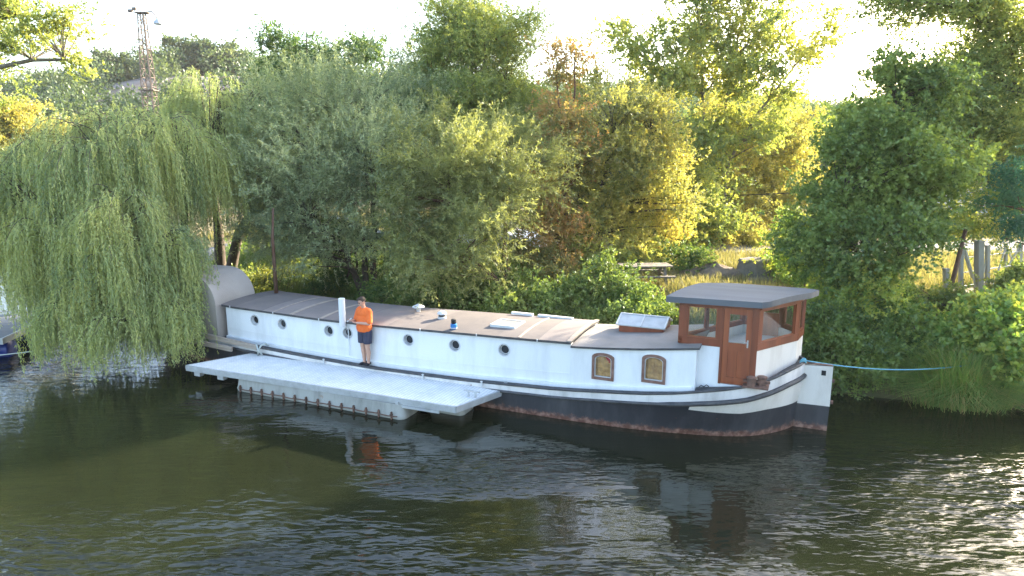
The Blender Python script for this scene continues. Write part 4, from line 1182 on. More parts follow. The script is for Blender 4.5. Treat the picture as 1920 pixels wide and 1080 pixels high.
# left: a floating dock on blue drums
dk = empty('floating_dock', (-16.2, 19.6, 0), math.radians(8)); tag(dk, 'grey topped dock on blue plastic drums at the left edge beside the willow', 'dock')
bm = bmesh.new()
box(bm, -3.2, 1.45, -.55, 2.6, .56, .66)
bm_obj('platform', bm, M['roofgrey'], dk)
bm = bmesh.new()
for y in (-.56, 2.61): box(bm, -3.2, 1.45, y - .02, y + .02, .50, .68)
box(bm, 1.455, 1.50, -.58, 2.63, .50, .68); bm_obj('edge_beam', bm, M['alu'], dk)
for k, x in enumerate((-2.6, -1.4, -.2, .95)):
    for y in (0.05, 1.9):
        bm = bmesh.new()
        lathe(bm, [(.26, -.44), (.29, -.42), (.29, -.16), (.305, -.14), (.29, -.12), (.29, .12), (.305, .14), (.29, .16), (.29, .42), (.26, .44)], (0, 0, 0), 20, Matrix.Translation((x, y, .20)) @ Matrix.Rotation(math.pi / 2, 4, 'Y'))
        bm_obj('drum', bm, M['blue'], dk, autos=40)
bm = bmesh.new()
for x in (-.8, .1, .8): box(bm, x - .03, x + .03, -.64, -.585, .28, .34)
bm_obj('bolt', bm, M['white_frame'], dk)
bm = bmesh.new(); lathe(bm, [(.10, -1.0), (.10, 2.6), (.06, 2.65)], n=14)
pl = bm_obj('mooring_pile', bm, M['concrete']); pl.location = (-15.6, 23.6, 0)
tag(pl, 'grey upright mooring pile in the water at the left edge', 'post')
bm = bmesh.new(); tube(bm, sag((-17.2, 18.4, .30), (-12.6, 18.9, .55), .12), .018, 6)
tag(bm_obj('dock_rope', bm, M['pale_rope'], smooth=True), 'pale rope running from the blue drums into the willow branches', 'rope')

# lattice lamp mast on the left
def mast():
    root = empty('lattice_mast', (-30.3, 60, 1.5)); tag(root, 'tall rusty lattice mast rising in front of the wooded hill', 'mast')
    H = 15.4
    def hw(z): return np.interp(z, [0, 9.5, H], [.56, .42, .22])
    bm = bmesh.new()
    for sx, sy in ((1, 1), (1, -1), (-1, 1), (-1, -1)):
        zz_ = np.linspace(0, H, 9)
        for a, b in zip(zz_, zz_[1:]):
            wdt = .12 if (sx, sy) == (1, -1) else .075
            bar(bm, (sx * hw(a), sy * hw(a), a), (sx * hw(b), sy * hw(b), b), wdt)
    bm_obj('leg', bm, M['mast'], root)
    bm = bmesh.new(); z = 0; k = 0
    while z < H - .3:
        st = max(.75, hw(z) * 1.6); z2 = min(z + st, H)
        for (a, b) in (((1, 1), (1, -1)), ((1, -1), (-1, -1)), ((-1, -1), (-1, 1)), ((-1, 1), (1, 1))):
            p0 = (a[0] * hw(z), a[1] * hw(z), z); p1 = (b[0] * hw(z2), b[1] * hw(z2), z2)
            p2 = (b[0] * hw(z), b[1] * hw(z), z); p3 = (a[0] * hw(z2), a[1] * hw(z2), z2)
            bar(bm, p0, p1, .04) if k % 2 else bar(bm, p2, p3, .04)
            bar(bm, (a[0] * hw(z2), a[1] * hw(z2), z2), (b[0] * hw(z2), b[1] * hw(z2), z2), .045)
        z = z2; k += 1
    bm_obj('lattice_bracing', bm, M['mast'], root)
    bm = bmesh.new(); box(bm, -.60, .60, -.5, .5, 9.3, 9.38); box(bm, -.42, .62, -.35, .35, H, H + .08)
    for x in (-.38, .1, .55): bar(bm, (x, -.3, H + .05), (x, -.3, H + .26), .04)
    bm_obj('work_platform', bm, M['mast'], root)
    for x, z_ in ((-.55, .12), (-.2, .28)):
        bm = bmesh.new(); box(bm, x - .22, x + .1, -.65, -.4, H + z_ - .12, H + z_ + .10); bm_obj('floodlight', bm, M['mast'], root)
    bm = bmesh.new()
    tube(bm, [(.3, 0, H + .1), (.9, -.1, H + .15), (1.25, -.2, H - .25), (1.35, -.25, H - .45)], .05, 6)
    arm = bm_obj('lamp_arm', bm, M['mast'], root)
    bm = bmesh.new(); lathe(bm, [(.28, -.6), (.34, -.55), (.30, -.35), (.12, -.2), (.05, -.1)], (1.4, -.25, H - .3), 14); bm_obj('lamp_head', bm, M['alu'], arm, autos=40)
    return root
mast()

# right: fence with gate panels, leaning pole
def post_fence():
    root = empty('gate_fence', (15.2, 22.4, 1.4)); tag(root, 'pale metal fence and gate frames with diagonal braces on the right bank', 'fence')
    loc = np.array([15.2, 22.4, 1.4])
    def L_(px, py, Y): return at(px, py, Y) - loc
    posts = [(1774, 505, 572, 21.5, .17), (1802, 462, 565, 21.5, .13), (1836, 453, 556, 21.5, .24), (1852, 462, 552, 21.7, .13), (1886, 458, 545, 23.5, .10), (1912, 460, 535, 24, .16)]
    for px, y0, y1, Y, wd in posts:
        a = L_(px, y0, Y); b = L_(px - 1, y1, Y); g_ = float(gz(b[0] + loc[0], Y)) - loc[2] - .1
        bm = bmesh.new(); bar(bm, (b[0], b[1], min(b[2], g_)), tuple(a), wd, wd * .7); bar(bm, (a[0], a[1], a[2]), (a[0], a[1], a[2] + .03), wd * 1.15, wd * .85)
        bm_obj('post', bm, M['concrete'], root)
    bm = bmesh.new()
    for (a, b) in (((1810, 466, 21.5), (1834, 555, 21.5)), ((1855, 470, 21.7), (1835, 540, 21.7)), ((1886, 462, 23.5), (1860, 545, 22)), ((1886, 462, 23.5), (1905, 500, 23.8)), ((1912, 462, 24), (1890, 500, 23.8)), ((1805, 465, 21.6), (1822, 520, 21.6))):
        bar(bm, L_(*a), L_(*b), .045)
    bm_obj('brace', bm, M['alu'], root)
    bm = bmesh.new()
    for y0, y1 in ((458, 452), (484, 470), (512, 494), (538, 515), (556, 532)):
        bar(bm, L_(1800, y0, 21.5), L_(1925, y1, 24.2), .03)
    bm_obj('rail', bm, M['alu'], root)
    return root
post_fence()
bm = bmesh.new(); a = at(1769, 582, 19.8); b = at(1812, 425, 20.3); a[2] = float(gz(a[0], a[1])) - .1
tube(bm, [a, a * .6 + b * .4 + np.array([.03, 0, 0]), b], [.075, .07, .055], 8)
tag(bm_obj('leaning_pole', bm, M['bark_red'], smooth=True), 'reddish wooden pole leaning beside the pale fence posts', 'pole')

# picnic bench in the dry grass
g0 = 1.5
def picnic():
    p = on_z(1208, 537, 1.5); root = empty('picnic_table', (p[0], p[1], 1.5), math.radians(4)); tag(root, 'low weathered picnic table in the dry grass behind the barge', 'picnic table')
    def mb(boxes, nm):
        bm = bmesh.new()
        for b_ in boxes: box(bm, *b_)
        bm_obj(nm, bm, M['bark_pale'], root)
    mb([(-.85, .85, -.36 + .15 * i, -.36 + .15 * i + .135, .70, .74) for i in range(5)], 'table_top')
    for y in (-.72, .58): mb([(-.85, .85, y, y + .13, .42, .46)], 'seat')
    for x in (-.6, .6):
        bm = bmesh.new(); bar(bm, (x, -.55, 0), (x, -.2, .70), .08); bar(bm, (x, .55, 0), (x, .2, .70), .08); bar(bm, (x + .05, -.68, .40), (x + .05, .68, .40), .06, .05)
        bm_obj('leg_frame', bm, M['bark_pale'], root)
picnic()
# concrete culvert head and the soil around it
p = on_z(1418, 525, 1.5)
culv = empty('concrete_block', (p[0], p[1], 1.5)); tag(culv, 'rounded grey concrete block with a flat cap beyond the path', 'concrete block')
bm = bmesh.new(); lathe(bm, [(.72, -.2), (.66, .3), (.56, .62), (.60, .66), (.55, .75), (.05, .80)], n=24)
for v in bm.verts:
    v.co.x *= 1 + .12 * math.sin(v.co.y * 3 + 1); v.co.y *= .8; v.co += Vector((random.gauss(0, .012), random.gauss(0, .012), random.gauss(0, .01)))
bm_obj('body', bm, M['stone'], culv, autos=40)
def heap(name, label, cat, px, py, rx, ry, h, m, seed):
    p = on_z(px, py, 1.5); r = np.random.default_rng(seed); bm = bmesh.new(); k, l = 28, 9; rows_ = []
    for j in range(l):
        f = j / (l - 1); row = []
        for i in range(k):
            a = 6.28318 * i / k; rr = (1 - f ** 1.6) * (1 + .18 * math.sin(2 * a + seed) + .1 * math.sin(5 * a)); row.append(bm.verts.new((p[0] + rx * rr * math.cos(a), p[1] + ry * rr * math.sin(a), 1.42 + h * f * (1 + .05 * r.normal()) + .03 * r.normal())))
        rows_.append(row)
    for a, b in zip(rows_, rows_[1:]):
        for i in range(k): bm.faces.new((a[i], a[(i + 1) % k], b[(i + 1) % k], b[i]))
    bm.faces.new(rows_[-1])
    return tag(bm_obj(name, bm, m, smooth=True), label, cat)
heap('soil_heap', 'low dark heap of bare soil left of the grey concrete block', 'soil heap', 1340, 522, 1.5, .8, .62, M['soil'], 3)
heap('soil_heap', 'gravelly soil heap in front of the grey concrete block', 'soil heap', 1425, 532, .95, .5, .35, M['stone'], 9)

# cars behind the trees
def car(name, label, loc, rz_, paint, nm='parked cars'):
    root = empty(name, loc, rz_); tag(root, label, 'car', 'cars parked behind the trees')
    bm = bmesh.new()
    prof = [(-2.1, .35), (-2.15, .62), (-2.05, .92), (-1.75, 1.0), (-1.35, 1.42), (-.9, 1.50), (.25, 1.48), (.55, 1.38), (1.05, .98), (1.85, .85), (2.1, .68), (2.12, .35)]
    R4 = []
    for y, g in ((-.86, .04), (-.84, 0), (-.62, 0), (.62, 0), (.84, 0), (.86, .04)):
        R4.append([bm.verts.new((x * (1 - g), y if z < 1.02 else y * (.86 if abs(y) > .7 else 1), z if z < .5 else z * (1 - g * .3))) for x, z in prof])
    for a, b in zip(R4, R4[1:]):
        for i in range(len(prof)): bm.faces.new((a[i], a[(i + 1) % len(prof)], b[(i + 1) % len(prof)], b[i]))
    bm.faces.new(R4[0][::-1]); bm.faces.new(R4[-1])
    bm_obj('body', bm, paint, root, autos=35)
    bm = bmesh.new()
    for y in (-.77, .77):
        s_ = .012 * (1 if y > 0 else -1)
        for out in ([(-1.30, 1.04), (-.25, 1.04), (-.25, 1.40), (-1.08, 1.38)], [(-.18, 1.04), (.92, 1.04), (.48, 1.34), (-.18, 1.40)]):
            A = [bm.verts.new((x, y + s_ + (0.04 if y > 0 else -0.04) * (1.45 - z) / .4, z)) for x, z in out]; B = [bm.verts.new(v.co - Vector((0, s_ * 3, 0))) for v in A]
            bm.faces.new(A); bm.faces.new(B)
            for i in range(4): bm.faces.new((A[i], A[(i + 1) % 4], B[(i + 1) % 4], B[i]))
    bm_obj('side_window', bm, M['carglass'], root)
    bm = bmesh.new()
    for (x0, z0_, x1, z1_) in ((.60, 1.365, 1.02, 1.02), (-1.40, 1.385, -1.72, 1.03)):
        sg = .012 if x0 > 0 else -.012
        A = [bm.verts.new(q_) for q_ in ((x0 + sg, -.60, z0_ + .01), (x0 + sg, .60, z0_ + .01), (x1 + sg, .66, z1_ + .01), (x1 + sg, -.66, z1_ + .01))]
        B = [bm.verts.new(v.co + Vector((-sg * 2, 0, -.01))) for v in A]; bm.faces.new(A); bm.faces.new(B)
        for i in range(4): bm.faces.new((A[i], A[(i + 1) % 4], B[(i + 1) % 4], B[i]))
    bm_obj('windscreen', bm, M['carglass'], root)
    for x in (-1.35, 1.35):
        for y in (-.80, .80):
            bm = bmesh.new(); lathe(bm, [(.20, -.1), (.32, -.09), (.33, 0), (.32, .09), (.20, .1)], (0, 0, 0), 20, Matrix.Translation((x, y, .33)) @ Matrix.Rotation(math.pi / 2, 4, 'X')); wv = bm_obj('wheel', bm, M['tyre'], root, autos=40)
            bm = bmesh.new(); lathe(bm, [(.19, -.112), (.19, .112)], (0, 0, 0), 14, Matrix.Translation((x, y, .33)) @ Matrix.Rotation(math.pi / 2, 4, 'X')); bm_obj('rim', bm, M['alu'], wv)
    for y in (-.6, .6):
        bm = bmesh.new(); box(bm, 2.0, 2.135, y - .16, y + .16, .62, .74); bm_obj('headlight', bm, M['white_frame'], root)
    return root
car('parked_car', 'white car half hidden by willow branches above the barge roof', (-.9, 31.2, 1.53), math.radians(-35), M['carwhite'])
car('parked_car', 'dark blue car seen through the gap left of the dark trunks', (-7.9, 31.0, 1.53), math.radians(12), M['carblue'])

# pale house at the far right
hp = np.array([30.5, 40.5, 1.5])
house = empty('house', hp, math.radians(-10)); tag(house, 'pale rendered house with a dark eave behind the fence at the right edge', 'house')
bm = bmesh.new(); box(bm, -3.0, 6, 0, 6, -.1, 2.45)
bm_obj('wall', bm, M['white_frame'], house)
bm = bmesh.new()
A = [bm.verts.new(q_) for q_ in ((-3.5, -.5, 2.45), (6.5, -.5, 2.45), (6.5, 3, 4.3), (-3.5, 3, 4.3), (-3.5, 6.5, 2.45), (6.5, 6.5, 2.45))]
for f in ((0, 1, 2, 3), (3, 2, 5, 4), (0, 3, 4), (1, 5, 2), (0, 4, 5, 1)): bm.faces.new([A[i] for i in f])
bm_obj('roof', bm, M['bark_red'], house)
for x in (-1.5, 1.2, 3.9):
    bm = bmesh.new(); box(bm, x - .5, x + .5, -.04, .02, .9, 1.9); f = bm_obj('window', bm, M['white'], house)
    bm = bmesh.new(); box(bm, x - .43, x + .43, -.055, -.041, .97, 1.83); bm_obj('pane', bm, M['carglass'], f)
# farther shed with a grey green roof seen through the trees
sh = empty('shed', (17.2, 52, 1.5), math.radians(6)); tag(sh, 'low grey shed with a dark flat roof far behind the yellow bushes', 'shed')
bm = bmesh.new(); box(bm, -3, 3, 0, 4, -.1, 2.0); bm_obj('wall', bm, M['concrete_wall'], sh)
bm = bmesh.new(); box(bm, -3.3, 3.3, -.3, 4.3, 2.002, 2.2); bm_obj('roof', bm, M['roofgrey'], sh)
bm = bmesh.new(); tube(bm, sag((2, 33.5, 3.75), (28, 34, 5.3), .5, 30), .02, 5)
tag(bm_obj('utility_cable', bm, M['dark']), 'thin dark cable sagging across the yellow trees', 'cable')

# ------------------------------------------------------------------ the person
def smooth_join(name, shapes, m, parent, voxel=.01, it=4, fac=.5):
    """shapes: list of ('cap', a, b, ra, rb) tapered capsules and ('ell', c, (rx,ry,rz)) ellipsoids fused into ONE continuous skin"""
    bm = bmesh.new()
    for sh_ in shapes:
        if sh_[0] == 'ell':
            _, c, r = sh_[:3]; R_ = sh_[3] if len(sh_) > 3 else Matrix()
            bmesh.ops.create_uvsphere(bm, u_segments=24, v_segments=16, radius=1, matrix=Matrix.Translation(c) @ R_ @ Matrix.Diagonal((r[0], r[1], r[2], 1)))
        else:
            _, a, b, ra, rb = sh_; a = Vector(a); b = Vector(b); L_ = (b - a).length
            Rm = Matrix.Translation(a) @ (b - a).to_track_quat('Z', 'Y').to_matrix().to_4x4()
            prof_ = [(ra * math.cos(x) + 1e-4, ra * math.sin(x)) for x in np.linspace(-math.pi / 2, 0, 6)] + [(rb * math.cos(x) + 1e-4, L_ + rb * math.sin(x)) for x in np.linspace(0, math.pi / 2, 6)]
            lathe(bm, prof_, n=18, M=Rm)
    me = bpy.data.meshes.new(name); bm.to_mesh(me); bm.free()
    o_ = bpy.data.objects.new(name, me); COL.objects.link(o_)
    r_ = o_.modifiers.new('r', 'REMESH'); r_.mode = 'VOXEL'; r_.voxel_size = voxel; r_.use_smooth_shade = True
    s_ = o_.modifiers.new('s', 'SMOOTH'); s_.iterations = it; s_.factor = fac
    bpy.context.view_layer.update()
    new = bpy.data.meshes.new_from_object(o_.evaluated_get(bpy.context.evaluated_depsgraph_get()))
    o_.modifiers.clear(); o_.data = new; new.name = name
    new.materials.clear(); new.materials.append(m)
    for p_ in new.polygons: p_.use_smooth = True
    o_.parent = parent
    return o_
def person():
    P0 = BW(-4.70, .15, zrail(-4.7) + .02)
    root = empty('person', P0, BA + math.radians(-12))
    tag(root, 'person in orange t-shirt and navy shorts looking down at a phone on the barge', 'person')
    # local frame: facing -Y, height 1.80 (x: his left is +x)
    V3 = Vector
    sh_ = []
    hipz, shz = .93, 1.46
    # legs
    for sx in (-1, 1):
        hip = (sx * .095, 0, hipz); kn = (sx * .085, -.015, .49); an = (sx * .075, .015, .085)
        sh_ += [('cap', hip, kn, .098, .063), ('cap', kn, (sx * .085, .012, .32), .058, .062), ('cap', (sx * .085, .012, .32), an, .06, .038),
                ('ell', (sx * .08, -.05, .035), (.042, .11, .035)), ('cap', an, (sx * .078, .0, .04), .038, .045)]
    # trunk and neck
    sh_ += [('ell', (0, 0, .98), (.185, .135, .15)), ('ell', (0, -.02, 1.12), (.175, .145, .17)), ('ell', (0, 0, 1.32), (.19, .125, .18)),
            ('cap', (-.15, 0, 1.43), (.15, 0, 1.43), .062, .062), ('cap', (0, .01, 1.44), (0, -.03, 1.58), .062, .054)]
    # arms: both forearms brought in front of the belly, hands at his right
    RS, RE, RW = V3((-.205, 0, 1.41)), V3((-.245, -.06, 1.14)), V3((-.165, -.27, 1.20))
    LS, LE, LW = V3((.205, 0, 1.41)), V3((.255, -.07, 1.13)), V3((.02, -.255, 1.16))
    for S_, E_, W_ in ((RS, RE, RW), (LS, LE, LW)):
        sh_ += [('cap', S_, E_, .056, .044), ('cap', E_, W_, .043, .028)]
    # hands: palm block + five fingers
    def hand(Wp, d, side, curl):
        d = V3(d).normalized(); up = V3((0, 0, 1)); lat = d.cross(up).normalized() * side; up = lat.cross(d) * side
        pc = Wp + d * .045
        sh_.append(('ell', pc, (.030, .050, .018), Matrix((( lat.x, d.x, up.x, 0), (lat.y, d.y, up.y, 0), (lat.z, d.z, up.z, 0), (0, 0, 0, 1)))))
        for i, ln in enumerate((.036, .042, .039, .030)):
            b0 = Wp + d * .082 + lat * (.024 - .016 * i); j1 = b0 + (d * math.cos(curl * .5) - up * -math.sin(curl * .5)) * ln
            j2 = j1 + (d * math.cos(curl * 1.3) - up * -math.sin(curl * 1.3)) * ln * .75
            sh_.extend([('cap', b0, j1, .0095, .0085), ('cap', j1, j2, .0085, .0075)])
        tb = Wp + d * .02 + lat * .026; t1 = tb + (d * .6 + lat * .7 + up * .3).normalized() * .038; t2 = t1 + (d * .9 + up * .5).normalized() * .028
        sh_.extend([('cap', tb, t1, .012, .010), ('cap', t1, t2, .010, .0085)])
    hand(RW, (.18, -.95, .12), 1, .9)
    hand(LW, (-.80, -.55, .12), -1, .7)
    # head tipped forward and to his right
    HR = Matrix.Rotation(math.radians(-14), 4, 'Z') @ Matrix.Rotation(math.radians(24), 4, 'X')
    HC = V3((-.012, -.055, 1.665))
    def hp_(x, y, z): return HC + HR @ V3((x, y, z))
    def hell(c, r): return ('ell', hp_(*c), r, HR)
    sh_ += [hell((0, .012, .03), (.078, .095, .088)), hell((0, -.012, -.03), (.066, .080, .085)), hell((0, -.045, -.088), (.032, .032, .026)),
            hell((0, -.095, -.018), (.012, .018, .026)), hell((0, -.104, -.030), (.016, .014, .011)),
            hell((0, -.078, .022), (.05, .018, .012)), hell((0, -.083, -.060), (.024, .012, .007)), hell((0, -.081, -.072), (.020, .012, .007)),
            hell((-.078, .012, -.012), (.010, .020, .030)), hell((.078, .012, -.012), (.010, .020, .030)), hell((-.036, -.062, -.03), (.022, .02, .02)), hell((.036, -.062, -.03), (.022, .02, .02))]
    body = smooth_join('body', sh_, M['skin'], root, .0065, 3)
    bm = bmesh.new()
    for sx in (-1, 1): bmesh.ops.create_uvsphere(bm, u_segments=10, v_segments=8, radius=.011, matrix=Matrix.Translation(hp_(sx * .031, -.086, .002)))
    bm_obj('eyes', bm, M['dark'], root, smooth=True)
    bm = bmesh.new()
    for sx in (-1, 1): bar(bm, hp_(sx * .018, -.098, .026), hp_(sx * .050, -.084, .026), .008, .010)
    bm_obj('eyebrows', bm, M['hair'], root)
    # hair: short cap, longer on top
    hs_ = [hell((0, .026, .045), (.083, .094, .086)), hell((0, -.022, .098), (.064, .062, .032)), hell((-.02, -.05, .092), (.045, .035, .022)), hell((0, .07, -.005), (.066, .045, .06)), hell((-.068, .02, .03), (.018, .04, .035)), hell((.068, .02, .03), (.018, .04, .035))]
    smooth_join('hair', hs_, M['hair'], root, .006, 2)
    # t-shirt: loose, untucked, sleeves to the elbow
    ts = [('ell', (0, 0, 1.36), (.235, .165, .16)), ('ell', (0, -.02, 1.17), (.225, .185, .22)), ('ell', (0, -.015, 1.0), (.222, .178, .20)),
          ('cap', (-.16, 0, 1.435), (.16, 0, 1.435), .080, .080), ('ell', (0, .005, 1.485), (.085, .078, .035)),
          ('cap', RS + V3((.02, 0, .0)), RS.lerp(RE, .80), .082, .078), ('cap', LS + V3((-.02, 0, .0)), LS.lerp(LE, .80), .082, .080)]
    shirt = smooth_join('t_shirt', ts, M['shirt'], root, .009, 4)
    # flat hem: trim and drop to a straight edge
    for v in shirt.data.vertices:
        if v.co.z < .90: v.co.z = .90 - (.90 - v.co.z) * .12
        # drape folds
        a = math.atan2(v.co.y, v.co.x); f = max(0, min(1, (1.25 - v.co.z) / .3))
        r = .006 * math.sin(a * 9 + v.co.z * 4) * f
        v.co.x += math.cos(a) * r; v.co.y += math.sin(a) * r
    so = [('ell', (0, 0, .93), (.205, .155, .12))]
    for sx in (-1, 1): so += [('cap', (sx * .10, 0, .88), (sx * .100, -.012, .62), .120, .112)]
    shorts = smooth_join('shorts', so, M['shorts'], root, .009, 3)
    for v in shorts.data.vertices:
        if v.co.z < .585: v.co.z = .585 - (.585 - v.co.z) * .1
    ss_ = []
    for sx in (-1, 1): ss_ = ss_ + [('ell', (sx * .08, -.055, .034), (.050, .135, .036)), ('ell', (sx * .08, .03, .045), (.042, .055, .045))]
    smooth_join('shoes', ss_, mat('dark_shoe_leather', (0.02, 0.02, 0.024), rough=0.7), root, .006, 2)
    bpy.context.view_layer.update()
    # phone in his right hand
    ph = bmesh.new(); Pm = Matrix.Translation((RW.x + .02, RW.y - .10, RW.z + .035)) @ Matrix.Rotation(math.radians(-30), 4, 'Z') @ Matrix.Rotation(math.radians(35), 4, 'X')
    box(ph, -.036, .036, -.072, .072, -.004, .004, Pm)
    po_ = bm_obj('phone', ph, M['white_frame'])
    po_.matrix_world = Matrix.Translation(P0) @ Matrix.Rotation(BA + math.radians(-12), 4, 'Z')
    tag(po_, 'pale phone held in both hands by the person in orange', 'phone')
person()

# ------------------------------------------------------------------ vegetation
def gtrunk(px, Y, pts):
    """trunk polyline: starts on the ground at photo column px and depth Y; then survey points (px,py,Y)"""
    a = at(px, 500, Y); g = np.array([a[0], Y, float(gz(a[0], Y)) - .1])
    return [g] + [at(*p) for p in pts]
lp = lobe_px
# 1 weeping willows on the left
def dome(px, py, Y, rx, ry, hang, nb, rd=None):
    c, r = lobe_px(px, py, Y, rx, ry, rd); return (c, r, hang, nb)
weeping('weeping_willow', 'large weeping willow trailing its curtains over the water at the left', [
    dome(205, 300, 21.5, 150, 85, 2.6, 70, 2.6), dome(70, 350, 20.5, 120, 80, 2.8, 46, 2.2), dome(300, 290, 22, 105, 90, 2.6, 50, 2.4),
    dome(120, 430, 19.6, 90, 70, 2.6, 34, 1.6), dome(230, 410, 19.4, 85, 70, 2.4, 34, 1.4), dome(318, 470, 19.3, 45, 45, 2.0, 20, 1.0),
    dome(190, 540, 18.9, 90, 50, 1.7, 26, 1.1), dome(285, 545, 19.0, 65, 50, 1.6, 22, 1.0), dome(95, 520, 19.4, 60, 50, 1.8, 16, 1.0), dome(10, 420, 21, 70, 60, 2.2, 22, 1.4), dome(130, 590, 18.4, 55, 32, 1.3, 20, .9), dome(235, 600, 18.3, 75, 34, 1.3, 26, .9), dome(318, 590, 18.5, 42, 36, 1.25, 16, .7), dome(200, 480, 18.6, 80, 50, 1.8, 26, 1.0), dome(-30, 330, 21.5, 70, 60, 2.4, 20, 1.6), dome(240, 245, 22, 80, 45, 1.8, 24, 1.6)],
    [gtrunk(330, 23.5, [(320, 430, 23), (260, 360, 22), (220, 310, 21.5)]), gtrunk(335, 23.6, [(345, 420, 23), (350, 320, 22.5)]), gtrunk(325, 23.4, [(290, 470, 22), (200, 440, 20.5), (150, 430, 20)])],
    M['L_weep'], M['bark'], seed=1, tone0=.55)
weeping('weeping_willow', 'tall weeping willow behind the bow with hanging strands over the cabin roof', [
    dome(390, 230, 25, 85, 95, 2.6, 46, 1.8), dome(450, 330, 25, 80, 80, 2.6, 30, 1.8), dome(320, 260, 25, 70, 70, 2.2, 22, 1.6), dome(480, 250, 25.5, 60, 50, 1.6, 14, 1.2), dome(560, 430, 24.6, 60, 30, 1.7, 12, 1.0), dome(495, 175, 25.2, 22, 45, .9, 6, .5)],
    [gtrunk(412, 27, [(410, 430, 26.8), (400, 350, 26), (392, 280, 25)]), gtrunk(420, 27, [(450, 420, 26), (500, 380, 25.5), (560, 410, 25)])],
    M['L_weep'], M['bark'], seed=2, tone0=.42)
# 2 silver willows in the middle
SW = dict(L=.12, W=.024, tl=1.0, up=.5, spread=.42, sig=.24)
tree('silver_willow', 'grey-green willow rising behind the bow end of the cabin roof', [lp(560, 300, 23.5, 95, 110), lp(640, 250, 24.5, 95, 85), lp(600, 400, 23, 100, 70), lp(520, 390, 23.5, 60, 80), lp(700, 330, 23.5, 85, 95), lp(545, 220, 24.5, 60, 50)],
     [gtrunk(690, 24.2, [(680, 430, 24), (620, 340, 23.8), (570, 260, 23.6)]), gtrunk(700, 24.3, [(700, 420, 24), (690, 320, 24), (650, 230, 24.4)]), gtrunk(680, 24.2, [(640, 450, 23.6), (580, 410, 23)])],
     M['L_silver'], M['bark'], seed=3, clumps=330, twigs=15, leaves=34, tone0=.62, **SW)
tree('silver_willow', 'drooping grey-green willow leaning over the middle of the cabin roof', [lp(820, 330, 22.6, 105, 85), lp(900, 380, 22.2, 95, 80), lp(850, 460, 21.6, 95, 45), lp(770, 420, 22, 60, 70), lp(950, 300, 23, 70, 75), lp(790, 500, 21.3, 45, 28)],
     [gtrunk(975, 22.2, [(950, 520, 22), (895, 430, 22.2), (840, 340, 22.5)]), gtrunk(990, 22.4, [(940, 500, 22), (950, 400, 22.4), (955, 300, 23)]), gtrunk(960, 22, [(930, 520, 21.8), (870, 480, 21.6), (800, 470, 21.5)])],
     M['L_sage'], M['bark_red'], seed=4, clumps=300, twigs=14, leaves=34, tone0=.66, droop=.25, r0=.12, **SW)
tree('olive_willow', 'tall rounded olive-green willow standing against the sky in the centre', [lp(885, 120, 29, 95, 90), lp(830, 200, 28.5, 85, 75), lp(940, 220, 28.5, 75, 80), lp(860, 290, 27.5, 110, 70), lp(905, 60, 29, 55, 40), lp(980, 300, 27.5, 60, 80), lp(810, 140, 29, 60, 60), lp(945, 130, 29, 55, 65), lp(870, 50, 29, 75, 34), lp(880, 200, 28.5, 100, 75), lp(800, 190, 28.8, 60, 60), lp(965, 200, 28.6, 50, 70), lp(905, 90, 29, 90, 60)],
     [gtrunk(915, 29, [(915, 350, 29), (905, 220, 29), (880, 80, 29)]), gtrunk(925, 29, [(930, 330, 29), (925, 230, 28.8), (950, 160, 28.5)]), gtrunk(900, 28.5, [(890, 320, 28.5), (850, 230, 28.5), (810, 150, 28.5)])],
     M['L_yellow'], M['bark_red'], seed=5, clumps=760, twigs=22, leaves=15, tone0=.36, L=.11, W=.034, tl=.5, up=.3, sig=.36)
tree('olive_willow', 'dull green willow behind the left grey-green crown', [lp(690, 190, 27.5, 85, 70), lp(760, 210, 28, 80, 80), lp(730, 300, 27, 90, 70), lp(620, 190, 28, 50, 50)],
     [gtrunk(740, 27.5, [(735, 380, 27.5), (720, 280, 27.5), (700, 190, 27.5)]), gtrunk(750, 27.7, [(770, 330, 27.8), (765, 210, 28)])],
     M['L_silver'], M['bark'], seed=6, clumps=210, twigs=26, leaves=15, tone0=.45, L=.11, W=.028, tl=.5, up=.3, sig=.36)
# 3 autumn tree and golden crown
tree('maple', 'narrow autumn tree with orange and brown leaves beside the golden crown', [lp(1050, 230, 25.5, 36, 70), lp(1050, 350, 25.3, 50, 65), lp(1040, 120, 25.6, 24, 40), lp(1075, 110, 25.6, 14, 16), lp(1030, 430, 25, 60, 50), lp(1090, 290, 25.4, 40, 60)],
     [gtrunk(1062, 25.6, [(1058, 430, 25.6), (1056, 300, 25.6), (1040, 90, 25.6)]), gtrunk(1064, 25.6, [(1062, 350, 25.5), (1075, 200, 25.5), (1078, 100, 25.5)])],
     M['L_autumn'], M['bark_red'], seed=7, clumps=130, twigs=20, leaves=12, tone0=.58, tvar=.4, L=.10, W=.06, tl=.35, r0=.10, sig=.32)
tree('maple', 'golden yellow crown right of the narrow orange tree', [lp(1150, 240, 27.5, 80, 85), lp(1215, 250, 28, 60, 80), lp(1130, 340, 27, 85, 80), lp(1210, 350, 27.2, 75, 80), lp(1170, 430, 26.5, 80, 55), lp(1100, 420, 26.5, 55, 60)],
     [gtrunk(1105, 27.2, [(1105, 440, 27.2), (1130, 350, 27.2), (1150, 250, 27.4)]), gtrunk(1110, 27.2, [(1125, 430, 27.2), (1190, 340, 27.2), (1220, 250, 27.6)]), gtrunk(1100, 27, [(1090, 420, 27), (1080, 330, 27)])],
     M['L_gold'], M['bark'], seed=8, clumps=290, twigs=24, leaves=14, tone0=.5, tvar=.4, L=.10, W=.055, tl=.45, ragged=.4, bsig=.3, inner=.3)
